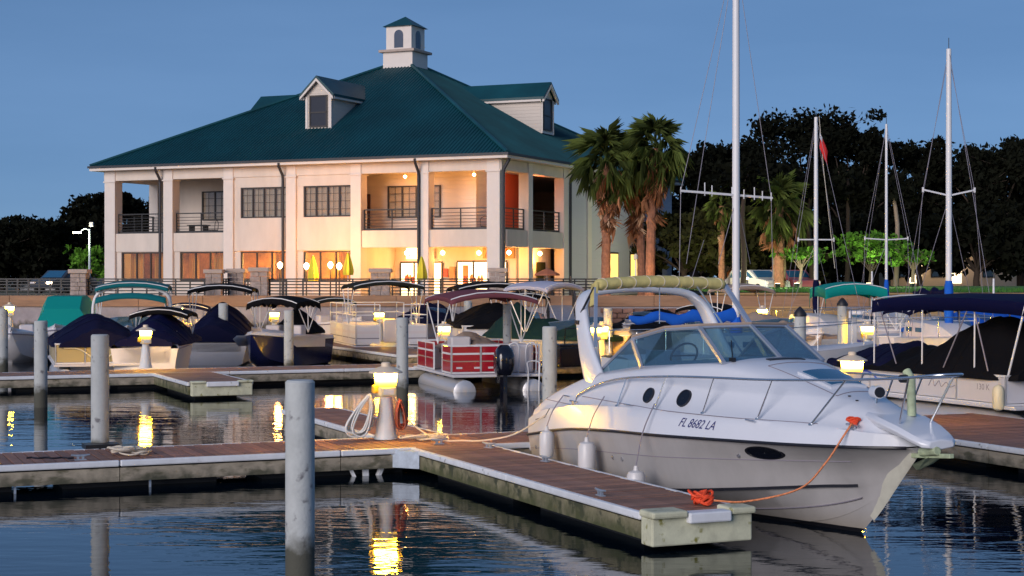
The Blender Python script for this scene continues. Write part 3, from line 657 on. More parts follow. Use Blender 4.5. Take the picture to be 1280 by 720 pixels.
def lantern(u, Y, z, pw, lbl):
    e = empty('patio_lantern', at(u, Y, PZ), 0, lbl, 'lantern', 'glowing lanterns on the patio')
    MB().tube([(0, 0, 0), (0, 0, z - PZ - .25)], .035, 8).build('pole', M['black'], e); MB().lathe([(.03, -.18), (.10, -.1), (.14, .03), (.09, .12), (.03, .17)], 12, (0, 0, z - PZ)).build('globe', M['globe'], e, smooth=60)
    lamp_pt((0, -.5, z - PZ + .1), pw, WARM, e, .2)
lantern(350, 83.5, 3.55, 165, 'single glowing lantern close to the black downspout'); lantern(383, 83, 3.5, 165, 'glowing lantern touching the first yellow umbrella')
lantern(413, 82.5, 3.55, 165, 'glowing lantern, nearer umbrella with its pair between the yellow umbrellas'); lantern(424, 82.8, 3.5, 110, 'glowing lantern between its twin and the second yellow umbrella')
def umbrella(u, Y, z0, z1, lbl, m='umb_y'):
    e = empty('closed_umbrella', at(u, Y, PZ), 0, lbl, 'umbrella', 'furled yellow umbrellas on the patio')
    MB().tube([(0, 0, 0), (0, 0, z1 - PZ)], .025, 6).build('pole', M['wframe'], e); secs = []
    for k in range(9):
        t = k / 8; z = z0 - PZ + (z1 - z0) * t; rr = .27 * (1 - t) ** .7 * (.75 + .25 * math.sin(min(1, t * 4) * 1.57)) + .012
        secs.append([(rr * (1 + .22 * math.cos(5 * a)) * math.cos(a), rr * (1 + .22 * math.cos(5 * a)) * math.sin(a), z) for a in [2 * math.pi * j / 20 for j in range(20)]])
    MB().loft(secs, True, True, True).build('canopy', M[m], e, smooth=50)
umbrella(391, 82, 2.75, 4.05, 'furled yellow umbrella between two lanterns by the window'); umbrella(435, 82, 3.05, 4.2, 'furled yellow umbrella against the column edge'); umbrella(527, 81, 2.8, 4.0, 'furled yellow green umbrella at the column between the shops')
e = empty('market_umbrella', at(684, 79.5, PZ), 0, 'low rust coloured open umbrella behind the fence', 'umbrella')
MB().tube([(0, 0, 0), (0, 0, 1.4)], .03, 6).build('pole', M['wframe'], e); MB().lathe([(.62, 1.12), (.6, 1.2), (.25, 1.38), (.03, 1.46)], 8).build('canopy', M['umb_r'], e)
# ------------------------------------------------------------------ floating docks
DZ = .42
def dock(label, p0, p1, q0, q1, across, keep=None, moss=False, m=None, sides='npqr', pitch=.148):
    """Deck in the marina frame; planks lie across the walk. keep = range along the walk whose planks are single objects."""
    e = empty('floating_dock', D(p0, q0, 0), DOCK_ROT, label, 'dock', 'floating docks of the marina')
    Lp, Lq = p1 - p0, q1 - q0; top = DZ - .012
    along = Lq if across == 'p' else Lp; n = int(along / pitch); rest = MB(); proto = None; rr = random.Random(int(100 + p0 * 7 + q0))
    for k in range(n):
        c = (k + .5) * along / n; wd = along / n - .014
        g = (q0 if across == 'p' else p0) + c; dz = rr.uniform(-.004, .004)
        if across == 'p': cc, dd = (Lp / 2, c, top - .02 + dz), (Lp - .02, wd, .04)
        else: cc, dd = (c, Lq / 2, top - .02 + dz), (wd, Lq - .02, .04)
        if keep and keep[0] <= g <= keep[1]:
            if proto is None: proto = MB().box((0, 0, 0), dd).build('plank', M['plank'], e, bevel=.006); proto.location = cc
            else: inst(proto, e, cc)
        else: rest.box(cc, dd)
    if rest.v: tag(rest.build('deck_boards', M['plank_b'] if not keep else M['plank'], e), kind='stuff')
    fm = M['fascia_moss'] if moss else M['fascia']
    def side(a, b, nx, ny):
        a = Vector(a); b = Vector(b); o = Vector((nx, ny, 0)); ln = (b - a).length; k = max(1, round(ln / 3.2))
        for i in range(k):
            u = a.lerp(b, i / k); v = a.lerp(b, (i + 1) / k); dv = (v - u).normalized() * .006
            MB().bar(u + dv + o * .015 + Vector((0, 0, DZ - .16 - .055)), v - dv + o * .015 + Vector((0, 0, DZ - .16 - .055)), .05, .19).build('fascia', fm, e)
            MB().bar(u + dv + o * .035 + Vector((0, 0, DZ - .055)), v - dv + o * .035 + Vector((0, 0, DZ - .055)), .075, .09).build('rub_strip', M['rub'], e, bevel=.02)
    if 'n' in sides: side((0, 0, 0), (0, Lq, 0), -1, 0)
    if 'p' in sides: side((Lp, 0, 0), (Lp, Lq, 0), 1, 0)
    if 'q' in sides: side((0, 0, 0), (Lp, 0, 0), 0, -1)
    if 'r' in sides: side((0, Lq, 0), (Lp, Lq, 0), 0, 1)
    MB().b2(.12, Lp - .12, .08, Lq - .08, .20, DZ - .06).build('frame', M['floatm'], e)
    fl = MB(); nn = max(1, int(max(Lp, Lq) / 2.6))
    for i in range(nn):
        if Lq > Lp: fl.b2(.3, Lp - .3, (i + .12) * Lq / nn, (i + .88) * Lq / nn, -.3, .2)
        else: fl.b2((i + .12) * Lp / nn, (i + .88) * Lp / nn, .22, Lq - .22, -.3, .2)
    fl.build('float', M['floatm'], e); return e
def cleat(par, x, y, rz=0):
    mb = MB(); mb.tube([(-.13, 0, .075), (-.05, 0, .062), (.05, 0, .062), (.13, 0, .075)], [.012, .018, .018, .012], 8); mb.box((-.035, 0, .03), (.03, .03, .06)); mb.box((.035, 0, .03), (.03, .03, .06)); mb.box((0, 0, .006), (.16, .06, .012))
    mb.build('cleat', M['galv'], par, smooth=50, loc=(x, y, DZ - .008), rz=rz)
W1 = dock('main walkway of brown planks with a white rub strip, nearest across the water', -2.2, -.6, -14, 11.9, 'p', keep=(-7.2, 1.6))
PIER = dock('narrow finger pier beside the white cruiser, mossy along its open side', -.6, 6.85, .12, 1.28, 'q', keep=(-.6, 7), moss=True, sides='qr')
P2 = dock('narrow finger pier behind the pedestal with the coiled hoses', -8.2, -2.2, .2, 1.25, 'q', keep=(-8, -2), sides='nqr')
RF = dock('broad plank dock beyond the cruiser bow, lit orange', -.6, 5.6, 8.45, 11.9, 'q', keep=(-.6, 6), sides='pqr')
W2 = dock('second walkway, running past the gold sided pontoon and the red pontoon', -23.0, -21.2, -14, 38, 'p')
P3 = dock('short finger pier with a pale end block on the second walkway', -21.2, -16.9, .25, 1.75, 'q', moss=True, sides='pqr')
P4 = dock('far finger pier between the navy runabout and the white railed pontoon', -40.5, -28, 9.6, 11.6, 'q')
W3 = dock('far walkway along the boats nearest the sea wall', -42.5, -40.5, -14, 52, 'p')
for k, (par, x, y) in enumerate(((PIER, 6.1, .12), (PIER, 2.6, 1.0), (PIER, .6, .98), (W1, 1.45, 9.2), (W1, 1.4, 14.6))): cleat(par, x, y, .2 * k if par is PIER else 1.57)
# pale block with white bumpers closing the pier end
eb = MB(); eb.b2(7.455 - .0, 7.72, -.06, 1.20, .06, .365); eb.build('end_block', M['endblock'], PIER, bevel=.02)
for y0, y1 in ((-.08, .36), (.90, 1.22)): MB().b2(7.44, 7.78, y0, y1, .367, .445).build('corner_bumper', M['endblock'], PIER, bevel=.025)
MB().b2(7.60, 7.80, .365, .895, .30, .42).build('end_bumper', M['rub'], PIER, bevel=.02)
eb = MB(); eb.b2(4.305, 4.5, 0, 1.5, .08, .39); eb.build('end_block', M['endblock'], P3, bevel=.02)
for y0, y1 in ((-.02, .35), (1.15, 1.52)): MB().b2(4.3, 4.55, y0, y1, .391, .45).build('corner_bumper', M['endblock'], P3, bevel=.025)
MB().b2(4.502, 4.57, .352, 1.148, .31, .43).build('end_bumper', M['rub'], P3, bevel=.02)
# gusset where pier meets walkway, hangers below it
MB().prism([(1.62, 13.75, .02 + .1), (1.62, 14.06, .12), (2.0, 14.06, .12)], (0, 0, .26)).build('corner_gusset', M['galv'], W1)
for k, y in enumerate((13.1, 13.38, 13.68)):
    MB().bar((1.5, y, .21), (1.5 + .02, y + (.12, 0, -.12)[k], -.05), .085, .05).build('hanger', M['rub'], W1)
for y in (8.3, 10.15): MB().bar((1.56, y, .2), (1.56, y, -.2), .03, .03).build('hanger', M['galv'], W1)
# steel ring that holds the walkway to its pile
MB().b2(-.42, -.02, 9.5, 10.0, .40, .47).build('pile_bracket', M['black'], W1)

# ------------------------------------------------------------------ power pedestals with glowing tops
def pedestal():
    e = empty('dock_pedestal', (0, 0, 0))
    MB().lathe([(.19, 0), (.185, .05), (.165, .08), (.115, .52), (.095, .66), (.1, .68)], 12).build('tower', M['ped'], e, smooth=40)
    MB().box((0, 0, .755), (.29, .27, .15)).build('meter_box', M['ped_box'], e, bevel=.02)
    MB().lathe([(.09, .675), (.19, .735)], 4, rot=R(45), caps=False).build('box_skirt', M['ped'], e)
    MB().box((.147, 0, .755), (.012, .17, .09)).build('socket_lid', M['ped'], e)
    MB().box((-.02, -.17, .79), (.12, .10, .13)).build('power_inlet', M['plug'], e, bevel=.03)
    MB().lathe([(.185, .835), (.205, 1.05)], 4, rot=R(45)).build('lens', M['lens'], e)
    MB().lathe([(.275, 1.045), (.27, 1.065), (.15, 1.125), (.075, 1.15), (.07, 1.205), (.05, 1.215)], 12).build('hood', M['ped_hood'], e, smooth=30)
    return e
PED = pedestal(); pk = [0]
def put_ped(loc, rz, lbl):
    o = PED if pk[0] == 0 else copy_tree(PED); pk[0] += 1
    o.location = loc; o.rotation_euler = (0, 0, rz); tag(o, lbl, 'pedestal', 'lighthouse shaped power pedestals with glowing yellow tops'); return o
put_ped(D(-1.85, .10, DZ), DOCK_ROT, 'glowing power pedestal hung with white and rust coiled hoses')
put_ped(D(-2.0, 9.05, DZ), DOCK_ROT, 'glowing pedestal top showing just over the cruiser foredeck')
for u, Y, lbl in ((182, 46, 'glowing pedestal at the corner of the gold sided pontoon'), (555, 49.5, 'glowing pedestal behind the red pontoon under its maroon top'),
                  (744, 48.4, 'glowing pedestal framed by the cruiser arch, slimmer of the two there'), (752, 49.4, 'glowing pedestal next to the concrete pile behind the cruiser arch'), (1085, 49.5, 'glowing pedestal between white boats and two black capped piles'),
                  (75, 61, 'glowing pedestal below the teal boat canvas'), (12, 63, 'small glowing pedestal at the frame edge beside the cut off pile'), (223, 64, 'glowing pedestal just behind the covered white runabout'), (229, 70, 'small distant pedestal between the white runabout and navy covered boat'), (343, 64, 'glowing pedestal under the scalloped black bimini of the navy runabout'), (474, 63, 'glowing pedestal standing in front of the white railed pontoon'),
                  (953, 65, 'glowing pedestal before the timber bulkhead by the tan covered boat')):
    z = DZ + (max(0, zz({12: 378, 223: 380, 229: 388, 343: 386, 474: 386, 953: 382}.get(u, 999), Y) - DZ - 1.21))
    put_ped(at(u, Y, z), DOCK_ROT, lbl)
def coil(pts_c, drop, wd, n, r_, m, label, cat, loc, rz):
    rr = random.Random(n); mb = MB()
    for k in range(n):
        w_ = wd * rr.uniform(.6, 1.05); dp = drop * rr.uniform(.86, 1.04); o = Vector((rr.uniform(-.03, .03), (k - n / 2) * r_ * 1.5, rr.uniform(-.02, .02))); sk = pts_c * rr.uniform(.7, 1.2)
        mb.tube(crv([o, o + Vector((-w_ * .45 + sk * .4, 0, -dp * .35)), o + Vector((-w_ * .6 + sk, 0, -dp * .85)), o + Vector((sk, 0, -dp)), o + Vector((w_ * .5 + sk, 0, -dp * .85)), o + Vector((w_ * .4 + sk * .4, 0, -dp * .35)), o], 26), r_, 6)
    return tag(mb.build('coiled_hose', m, smooth=60, loc=loc, rz=rz), label, cat)
coil(-.18, .66, .30, 13, .016, M['hose_w'], 'white hose hanging in loose loops on the pedestal', 'hose', D(-1.85, -.10, DZ + .70) + Vector((-.06, -.1, 0)), .1)
coil(.04, .45, .12, 6, .015, M['hose_r'], 'rust red hose hanging in a tight coil on the pedestal', 'hose', D(-1.80, .28, DZ + .62) + Vector((.03, -.06, 0)), .3)
def rope(name, pts, r_, m, label, n=40, cat='rope'):
    return tag(MB().tube(crv(pts, n), r_, 6).build(name, m, smooth=60), label, cat)
mb = MB(); rr = random.Random(5)
for k in range(10):
    c = D(-1.5 + rr.uniform(-.15, .15), .55 + rr.uniform(-.2, .3), DZ + .02 + k * .006); w_ = rr.uniform(.12, .26)
    mb.tube([c + Vector((w_ * math.cos(a), w_ * .8 * math.sin(a), .01 * math.sin(3 * a))) for a in [2 * math.pi * j / 18 for j in range(19)]], .012, 5)
tag(mb.build('rope_heap', M['rope_w'], smooth=60), 'tangled pale rope heaped at the pedestal foot', 'rope')
rope('mooring_line', [D(-1.85, .26, DZ + .65), D(-1.7, .42, DZ + .3), D(-1.35, .75, DZ + .02), D(-.9, 1.05, DZ + .02), D(-.45, 1.24, DZ + .06), D(.1, 1.5, .62), D(.9, 1.62, .95)], .013, M['rope_w'], 'pale mooring line from the pedestal across the planks to the cruiser stern')
mb = MB()
for k in range(14):
    c = D(-1.2 + rr.uniform(-.1, .1), -4.05 + rr.uniform(-.2, .2), DZ + .02 + .006 * k); w_ = rr.uniform(.08, .2)
    mb.tube([c + Vector((w_ * math.cos(a), w_ * math.sin(a), .012 * math.sin(2 * a + k))) for a in [2 * math.pi * j / 14 for j in range(15)]], .014, 5)
tag(mb.build('rope_heap', M['rope_w'], smooth=60), 'small white rope heap lying alone on the front walkway planks', 'rope')
mb = MB(); mb.tube([D(-1.0, -5.5, DZ + .02) + Vector((.06 * k, .05 * math.sin(k * 1.7), .01)) for k in range(12)], .014, 5)
tag(mb.build('rope_end', M['line'], smooth=60), 'short black rope end lying by the pile on the walkway', 'rope')

# ------------------------------------------------------------------ piles
def pile(loc, r_, top, lbl, cap=False, n=20):
    e = empty('concrete_pile', (loc.x, loc.y, 0), 0, lbl, 'pile', 'round concrete piles of the marina')
    MB().lathe([(r_, -1.2), (r_, top - .02), (r_ - .02, top)], n).build('shaft', M['pile'], e, smooth=40, rz=rnd.uniform(0, 6))
    if cap: MB().lathe([(r_ + .02, top - .03), (r_ + .025, top + .03), (r_ * .55, top + .16), (.02, top + .22)], n).build('cap', M['pilecap'], e, smooth=40)
    return e
for u, Y, r_, vt, lbl, cap in ((375, 15.9, .143, 475, 'tall pale concrete pile closest to the viewer, rising from open water', 0), (125, 25.0, .135, 418, 'concrete pile at the back edge of the front walkway, left of the rope heap', 0),
        (51, 37.5, .15, 401, 'concrete pile with its full reflection, left of the gold pontoon panel', 0), (3, 50, .17, 386, 'concrete pile cut off by the frame edge', 0), (279, 56, .16, 379, 'concrete pile in front of the navy covered boat', 0),
        (361, 49, .145, 388, 'concrete pile in front of the navy hulled runabout', 0), (503, 39.6, .145, 397, 'concrete pile at the front corner of the red pontoon', 0), (687, 32.5, .145, 408, 'mossy concrete pile beside the cruiser stern', 0),
        (760, 51, .14, 385, 'concrete pile seen through the cruiser arch', 0), (634, 46, .12, 380, 'concrete pile among the poles of the maroon bimini', 0), (1000, 42, .15, 394, 'black capped concrete pile just past the cruiser windscreen', 1), (1053, 50, .15, 381, 'black capped concrete pile under the teal bimini', 1),
        (1127, 62, .15, 388, 'concrete pile behind the poles of the navy bimini', 0), (585, 64, .16, 376, 'dim concrete pile behind the dark covered pontoon', 0), (865, 66, .15, 384, 'dim concrete pile behind the blue sail cover', 0)):
    pile(at(u, Y), r_, zz(vt, Y), lbl, cap)
# ------------------------------------------------------------------ the white cabin cruiser
CR = empty('cabin_cruiser', D(0, 3.0, 0), DOCK_ROT, 'white cabin cruiser with grey topsides and radar arch moored along the pier', 'boat')
hx = [-.12, .5, 1.2, 2.0, 3.3, 4.3, 5.3, 6.0, 6.6, 7.1, 7.5, 7.85]
hys = [1.20, 1.32, 1.39, 1.42, 1.42, 1.36, 1.17, .97, .81, .63, .43, .12]
hzs = [.58, .66, .76, .85, .93, .965, 1.00, 1.02, 1.04, 1.06, 1.075, 1.09]
hyc = [1.05, 1.12, 1.17, 1.20, 1.16, 1.05, .80, .55, .32, .12, .0, .0]
hzc = [.04, .05, .07, .09, .14, .22, .34, .43, .51, .57, .70, 1.02]
hzk = [-.42, -.42, -.43, -.45, -.47, -.46, -.42, -.33, -.14, .25, .66, 1.02]
XS = [-.12 + 7.97 * (k / 64) for k in range(65)]
def hp(x):
    ys, zs, yc, zc, zk = [ci(hx, a, x) for a in (hys, hzs, hyc, hzc, hzk)]
    yc = max(yc, .004); zk = min(zk, zc - .004)
    half = [(.0, zk), (yc * .5, zk + (zc - zk) * .48), (yc * .52, zk + (zc - zk) * .47 - .0), (yc, zc)]
    half += [(yc + .035 * min(1, yc * 3), zc + .012)]
    for t in (.25, .5, .75, 1.0):
        fl = t - .22 * min(1, max(0, (x - 3.5) / 3)) * math.sin(math.pi * t)
        half.append((yc + (ys - yc) * fl + .035 * (1 - t) * min(1, yc * 3), zc + (zs - zc) * t))
    return half
def side_pt(x, t, off=0.0):                     # topside point: t = 0 chine .. 1 sheer, starboard
    h = hp(x)[4:]; k = min(int(t * 4), 3); f = t * 4 - k; y = h[k][0] * (1 - f) + h[k + 1][0] * f; z = h[k][1] * (1 - f) + h[k + 1][1] * f
    return Vector((x, -y - off, z))
secs = []
for x in XS:
    h = hp(x); secs.append([(x, -y, z) for y, z in reversed(h)] + [(x, y, z) for y, z in h[1:]])
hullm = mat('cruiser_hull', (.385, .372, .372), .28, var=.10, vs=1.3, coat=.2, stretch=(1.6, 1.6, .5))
_t = hullm.node_tree; _n = _t.nodes; _l = _t.links; _b = _n['Principled BSDF']     # black bottom paint below the boot line, standing in for shadow there
_tc = _n.new('ShaderNodeTexCoord'); _sx = _n.new('ShaderNodeSeparateXYZ'); _l.new(_tc.outputs['Object'], _sx.inputs[0])
_gt = _n.new('ShaderNodeMath'); _gt.operation = 'GREATER_THAN'; _gt.inputs[1].default_value = .05; _l.new(_sx.outputs[2], _gt.inputs[0])
_mx = _n.new('ShaderNodeMix'); _mx.data_type = 'RGBA'; _l.new(_gt.outputs[0], _mx.inputs[0]); _mx.inputs[6].default_value = (.010, .010, .013, 1)
_src = _b.inputs['Base Color'].links[0].from_socket
_st = _n.new('ShaderNodeMapRange'); _st.inputs[1].default_value = .05; _st.inputs[2].default_value = .30; _st.inputs[3].default_value = .55; _st.inputs[4].default_value = 0; _l.new(_sx.outputs[2], _st.inputs[0])   # brownish scum line above the boot top
_sm = _n.new('ShaderNodeMix'); _sm.data_type = 'RGBA'; _l.new(_st.outputs[0], _sm.inputs[0]); _l.new(_src, _sm.inputs[6]); _sm.inputs[7].default_value = (.24, .20, .14, 1); _l.new(_sm.outputs[2], _mx.inputs[7]); _l.new(_mx.outputs[2], _b.inputs['Base Color'])
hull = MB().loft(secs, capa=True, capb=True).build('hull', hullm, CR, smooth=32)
def ribbon(ts, x0, x1, w_, name, m, off=.004, par=hull, n=50):
    secs = []
    for k in range(n + 1):
        x = x0 + (x1 - x0) * k / n; t = ts(x) if callable(ts) else ts
        p = side_pt(x, t, off); secs.append([p + Vector((0, .02, -w_ / 2)), p + Vector((0, -off, -w_ / 2)), p + Vector((0, -off, w_ / 2)), p + Vector((0, .02, w_ / 2))])
    a = MB().loft(secs); b = [[Vector((p[0], -p[1], p[2])) for p in c] for c in secs]; a.loft(b); return a.build(name, m, par)
ribbon(.03, -.1, 7.0, .035, 'chine_stripe', M['line']); ribbon(.62, -.1, 7.1, .010, 'hull_crease', M['grey_print'], .003)
for t0, xa, xb in ((.52, 5.4, 7.0),):           # spray strake on the lower bow
    secs = []
    for k in range(20):
        x = xa + (xb - xa) * k / 19; h = hp(x); y = h[1][0] * .98 + .0; z = h[1][1]; y2, z2 = h[3]; f = .45
        yy, zz_ = y + (y2 - y) * f, z + (z2 - z) * f; secs.append([(x, -yy - .004, zz_ + .006), (x, -yy - .03, zz_ - .012), (x, -yy + .01, zz_ - .02)])
    a = MB().loft(secs); a.loft([[(p[0], -p[1], p[2]) for p in c] for c in secs]); a.build('spray_strake', M['grey_print'], hull)
# rub rail
secs = []
for x in XS:
    p = side_pt(min(x, 7.84), 1.0); secs.append(p)
mb = MB(); mb.tube([p + Vector((0, -.010, .0)) for p in secs], .021, 6); mb.tube([Vector((p.x, -p.y + .010, p.z)) for p in secs], .021, 6)
mb.tube([secs[0] + Vector((-.02, 0, 0)), Vector((secs[0].x - .02, -secs[0].y, secs[0].z))], .028, 6); mb.build('rub_rail', M['line'], CR, smooth=60)
# deck moulding
dx = [-.12, .5, 1.2, 2.0, 3.3, 4.0, 4.95, 5.6, 6.4, 7.1, 7.6, 7.85]
dky = [1.19, 1.29, 1.34, 1.36, 1.34, 1.29, 1.13, 1.0, .80, .58, .37, .10]
dkz = [.82, .98, 1.09, 1.18, 1.25, 1.27, 1.28, 1.28, 1.27, 1.26, 1.24, 1.22]
dsy = [1.06, 1.15, 1.17, 1.14, 1.06, .98, .78, .63, .48, .36, .24, .06]
dsz = [1.00, 1.20, 1.40, 1.60, 1.76, 1.83, 1.88, 1.79, 1.62, 1.47, 1.36, 1.25]
dcz = [1.0, 1.2, 1.4, 1.62, 1.80, 1.92, 1.97, 1.90, 1.73, 1.55, 1.41, 1.27]
def dk(x):
    ys, zs = ci(hx, hys, x), ci(hx, hzs, x); ky, kz, sy, sz, cz = [ci(dx, a, x) for a in (dky, dkz, dsy, dsz, dcz)]
    return ys, zs, ky, kz, sy, sz, cz
def deck_half(x, open_):
    ys, zs, ky, kz, sy, sz, cz = dk(x)
    h = [(ys, zs + .015), (ky + (ys - ky) * .45, zs + (kz - zs) * .6), (ky, kz), (ky - .06 - (ky - sy) * .04, kz + .02), (sy + (ky - sy) * .38, kz + (sz - kz) * .48), (sy + .03, sz - .05), (sy - .03, sz)]
    if open_: h += [(sy - .16, sz - .01), (sy - .20, .62), (.3, .60), (0, .60)]
    else: h += [(sy * .75, sz + (cz - sz) * .5), (sy * .5, sz + (cz - sz) * .8), (sy * .25, cz - .004), (0, cz)]
    return h
secs = []
for k, x in enumerate([-.12 + 4.12 * j / 30 for j in range(31)]):
    h = deck_half(x, True); secs.append([(x, -y, z) for y, z in h] + [(x, y, z) for y, z in reversed(h[:-1])])
for x in [4.001 + 3.849 * j / 36 for j in range(37)]:
    h = deck_half(x, False); secs.append([(x, -y, z) for y, z in h] + [(x, y, z) for y, z in reversed(h[:-1])])
deck = MB().loft(secs, capa=True, capb=True).build('deck', M['gel'], CR, smooth=58)
def skz(x, z, off=.004, open_=False):           # starboard skin point at height z (below the shoulder)
    h = deck_half(x, open_)[:7]
    for (y0, z0), (y1, z1) in zip(h, h[1:]):
        if z <= z1 or (y1, z1) == h[-1]:
            f = (z - z0) / (z1 - z0); n = Vector((0, -(z1 - z0), (y0 - y1))).normalized(); return Vector((x, -(y0 + (y1 - y0) * f), z)) + n * off
def skin(x, a, b, t, off=.004):                 # starboard deck skin point between profile points a and b
    h = deck_half(x, False); p = Vector((x, -h[a][0], h[a][1])).lerp(Vector((x, -h[b][0], h[b][1])), t)
    n = Vector((0, -(h[b][1] - h[a][1]), -(h[a][0] - h[b][0]))).normalized(); n = n if n.y < 0 or n.z > 0 else -n
    if n.y > 0: n = -n
    return p + n * off
# windscreen
def panel(pts, name, m, th, par=CR):
    pts = [Vector(p) for p in pts]; n = (pts[1] - pts[0]).cross(pts[2] - pts[0]).normalized() * th; return MB().prism([p - n / 2 for p in pts], n).build(name, m, par)
A_ = Vector((2.0, -1.07, 1.615)); Bb = Vector((3.25, -1.02, 1.775)); Bt = Vector((2.9, -.98, 2.14)); C_ = Vector((4.92, -.74, 1.90)); T3 = Vector((4.17, -.66, 2.33)); T2 = Vector((3.68, -.9, 2.29)); Dm = Vector((5.05, 0, 1.965)); Tm = Vector((4.36, 0, 2.35))
mir = lambda p: Vector((p.x, -p.y, p.z))
ws = MB()
for f in (lambda p: p, mir):
    for a, b, r_ in ((A_, Bt, .022), (Bt, T2, .024), (T2, T3, .024), (T3, Tm, .024)): ws.tube([f(a), f(b)], r_, 6)
    for a, b, r_ in ((A_, Bb, .016), (Bb, C_, .016), (C_, Dm, .016)): ws.tube([f(a), f(b)], r_, 6)
    ws.bar(f(Bb), f(Bt), .045, .075); ws.bar(f(C_), f(T3), .05, .05)
ws.bar(Dm, Tm, .05, .05)
wsf = ws.build('windscreen_frame', M['wsframe'], CR)
for f in (lambda p: p, mir):
    panel([f(A_), f(Bb), f(Bt)], 'windscreen_pane', M['wsglass'], .008, wsf)
    vs = [f(Bb), f(C_), f(T3), f(T2), f(Bt)]
    MB().add([*vs], [(0, 1, 2), (0, 2, 3), (0, 3, 4)]).build('windscreen_pane', M['wsglass'], wsf, solid=.008)
    panel([f(C_), f(Dm), f(Tm), f(T3)], 'windscreen_pane', M['wsglass'], .008, wsf)
mb = MB(); mb.tube([Bt + Vector((0, 0, .03)), T2 + Vector((0, 0, .03)), T3 + Vector((0, 0, .03)), Tm + Vector((0, 0, .03)), mir(T3) + Vector((0, 0, .03)), mir(T2) + Vector((0, 0, .03)), mir(Bt) + Vector((0, 0, .03))], .022, 6); mb.build('top_moulding', M['tan_c'], wsf)
mb = MB(); mb.tube([C_ + Vector((.02, .12, .04)), Vector((4.62, -.45, 2.17))], .008, 5); mb.box((4.93, -.62, 1.945), (.09, .05, .05)); mb.build('wiper', M['line'], CR)
# helm seat, wheel, bench inside
mb = MB(); secs = []
for k in range(7):
    t = k / 6; secs.append([(2.9 - .1 * t + .25 * math.cos(a) * (1 - .3 * t * t), -.45 + .36 * math.sin(a) * (1 - .3 * t * t), .62 + 1.35 * t) for a in [2 * math.pi * j / 14 for j in range(14)]])
mb.loft(secs, True, True, True).build('helm_seat', M['seat'], CR, smooth=50)
MB().b2(.25, .85, -.85, .85, .61, 1.15).build('stern_bench', M['seat'], CR, bevel=.08)
MB().b2(3.35, 3.99, -.9, .9, 1.5, 1.86).build('dashboard', M['seat'], CR, bevel=.06)
mb = MB(); mb.tube([Vector((3.3 + .10 * math.sin(a), -.4 + .2 * math.cos(a), 1.92 + .17 * math.sin(a))) for a in [2 * math.pi * j / 20 for j in range(21)]], .014, 6); mb.tube([(3.3, -.6, 1.92), (3.3, -.2, 1.92)], .012, 5); mb.build('steering_wheel', M['line'], CR)
# radar arch
ap = [(2.05, -1.13, 1.50), (1.72, -1.10, 1.95), (1.42, -1.03, 2.45), (1.27, -.93, 2.65), (1.18, -.76, 2.75), (1.13, -.35, 2.80), (1.12, 0, 2.815)]
aw = [.52, .38, .27, .25, .24, .24, .24]
def arch_sec():
    pts = ap + [(x, -y, z) for x, y, z in reversed(ap[:-1])]; ws_ = aw + list(reversed(aw[:-1])); N_ = 48; out = []; ts = list(range(len(pts)))
    for k in range(N_ + 1):
        t = (len(pts) - 1) * k / N_; p = Vector([ci(ts, [q[i] for q in pts], t) for i in range(3)]); w_ = ci(ts, ws_, t)
        a = Vector([ci(ts, [q[i] for q in pts], max(t - .1, 0)) for i in range(3)]); b = Vector([ci(ts, [q[i] for q in pts], min(t + .1, ts[-1])) for i in range(3)])
        tg = (b - a).normalized(); fw = Vector((1, 0, 0)); nrm = tg.cross(fw).normalized(); fw = nrm.cross(tg).normalized(); th = .055
        out.append([p + fw * (w_ / 2 * math.copysign(abs(math.cos(g)) ** .6, math.cos(g))) + nrm * (th * math.copysign(abs(math.sin(g)) ** .6, math.sin(g))) for g in [2 * math.pi * j / 16 for j in range(16)]])
    return out
arch = MB().loft(arch_sec(), True, True, True).build('radar_arch', M['gel'], CR, smooth=50)
MB().b2(1.38, 1.5, -1.13, -1.075, 2.3, 2.36).build('arch_light', M['line'], arch)
# furled canvas top lashed across the arch
secs = []; nn = 44; lr = random.Random(2)
for k in range(nn + 1):
    t = k / nn; y = -1.02 + 2.12 * t; bulge = .085 * (1 if 0 < k < nn else .55); z = 2.875 + .045 * math.sin(math.pi * t); x = 1.83 - .03 * math.sin(math.pi * t)
    secs.append([(x + bulge * 1.25 * math.cos(a), y, z + bulge * (1 + .07 * math.sin(3 * a + t * 9) + .03 * math.sin(t * 31 + 2 * a)) * math.sin(a)) for a in [2 * math.pi * j / 14 for j in range(14)]])
cv = MB().loft(secs, True, True, True).build('furled_top', M['canvas_y'], CR, smooth=60)
mb = MB()
for k in range(9):
    y = -.92 + k * .235; mb.tube([(1.83 - .03 * math.sin(math.pi * (y + 1.02) / 2.12) + .107 * math.cos(a), y + .05 * math.cos(a), 2.875 + .045 * math.sin(math.pi * (y + 1.02) / 2.12) + .087 * math.sin(a)) for a in [2 * math.pi * j / 16 for j in range(17)]], .006, 5)
mb.build('lashing', M['rope_w'], cv)
secs = [[(1.83 + dx_ * .09, -1.02 - .03 * s_, 2.9 - .32 * s_ + .02 * dx_) for dx_ in (-1, -.4, .4, 1)] for s_ in (0, .3, .7, 1)]
MB().loft(secs).build('canvas_end', M['canvas_y'], cv, solid=.03)
MB().bar((1.86, 1.1, 2.86), (3.25, 1.03, 1.86), .06, .05).build('bimini_strut', M['strap'], CR)
MB().bar((1.84, -1.04, 2.84), (1.42, -1.07, 2.42), .025, .02).build('bimini_strut', M['line'], CR); MB().bar((1.9, -1.04, 2.84), (2.0, -1.1, 2.0), .05, .02).build('strap', M['strap'], CR)
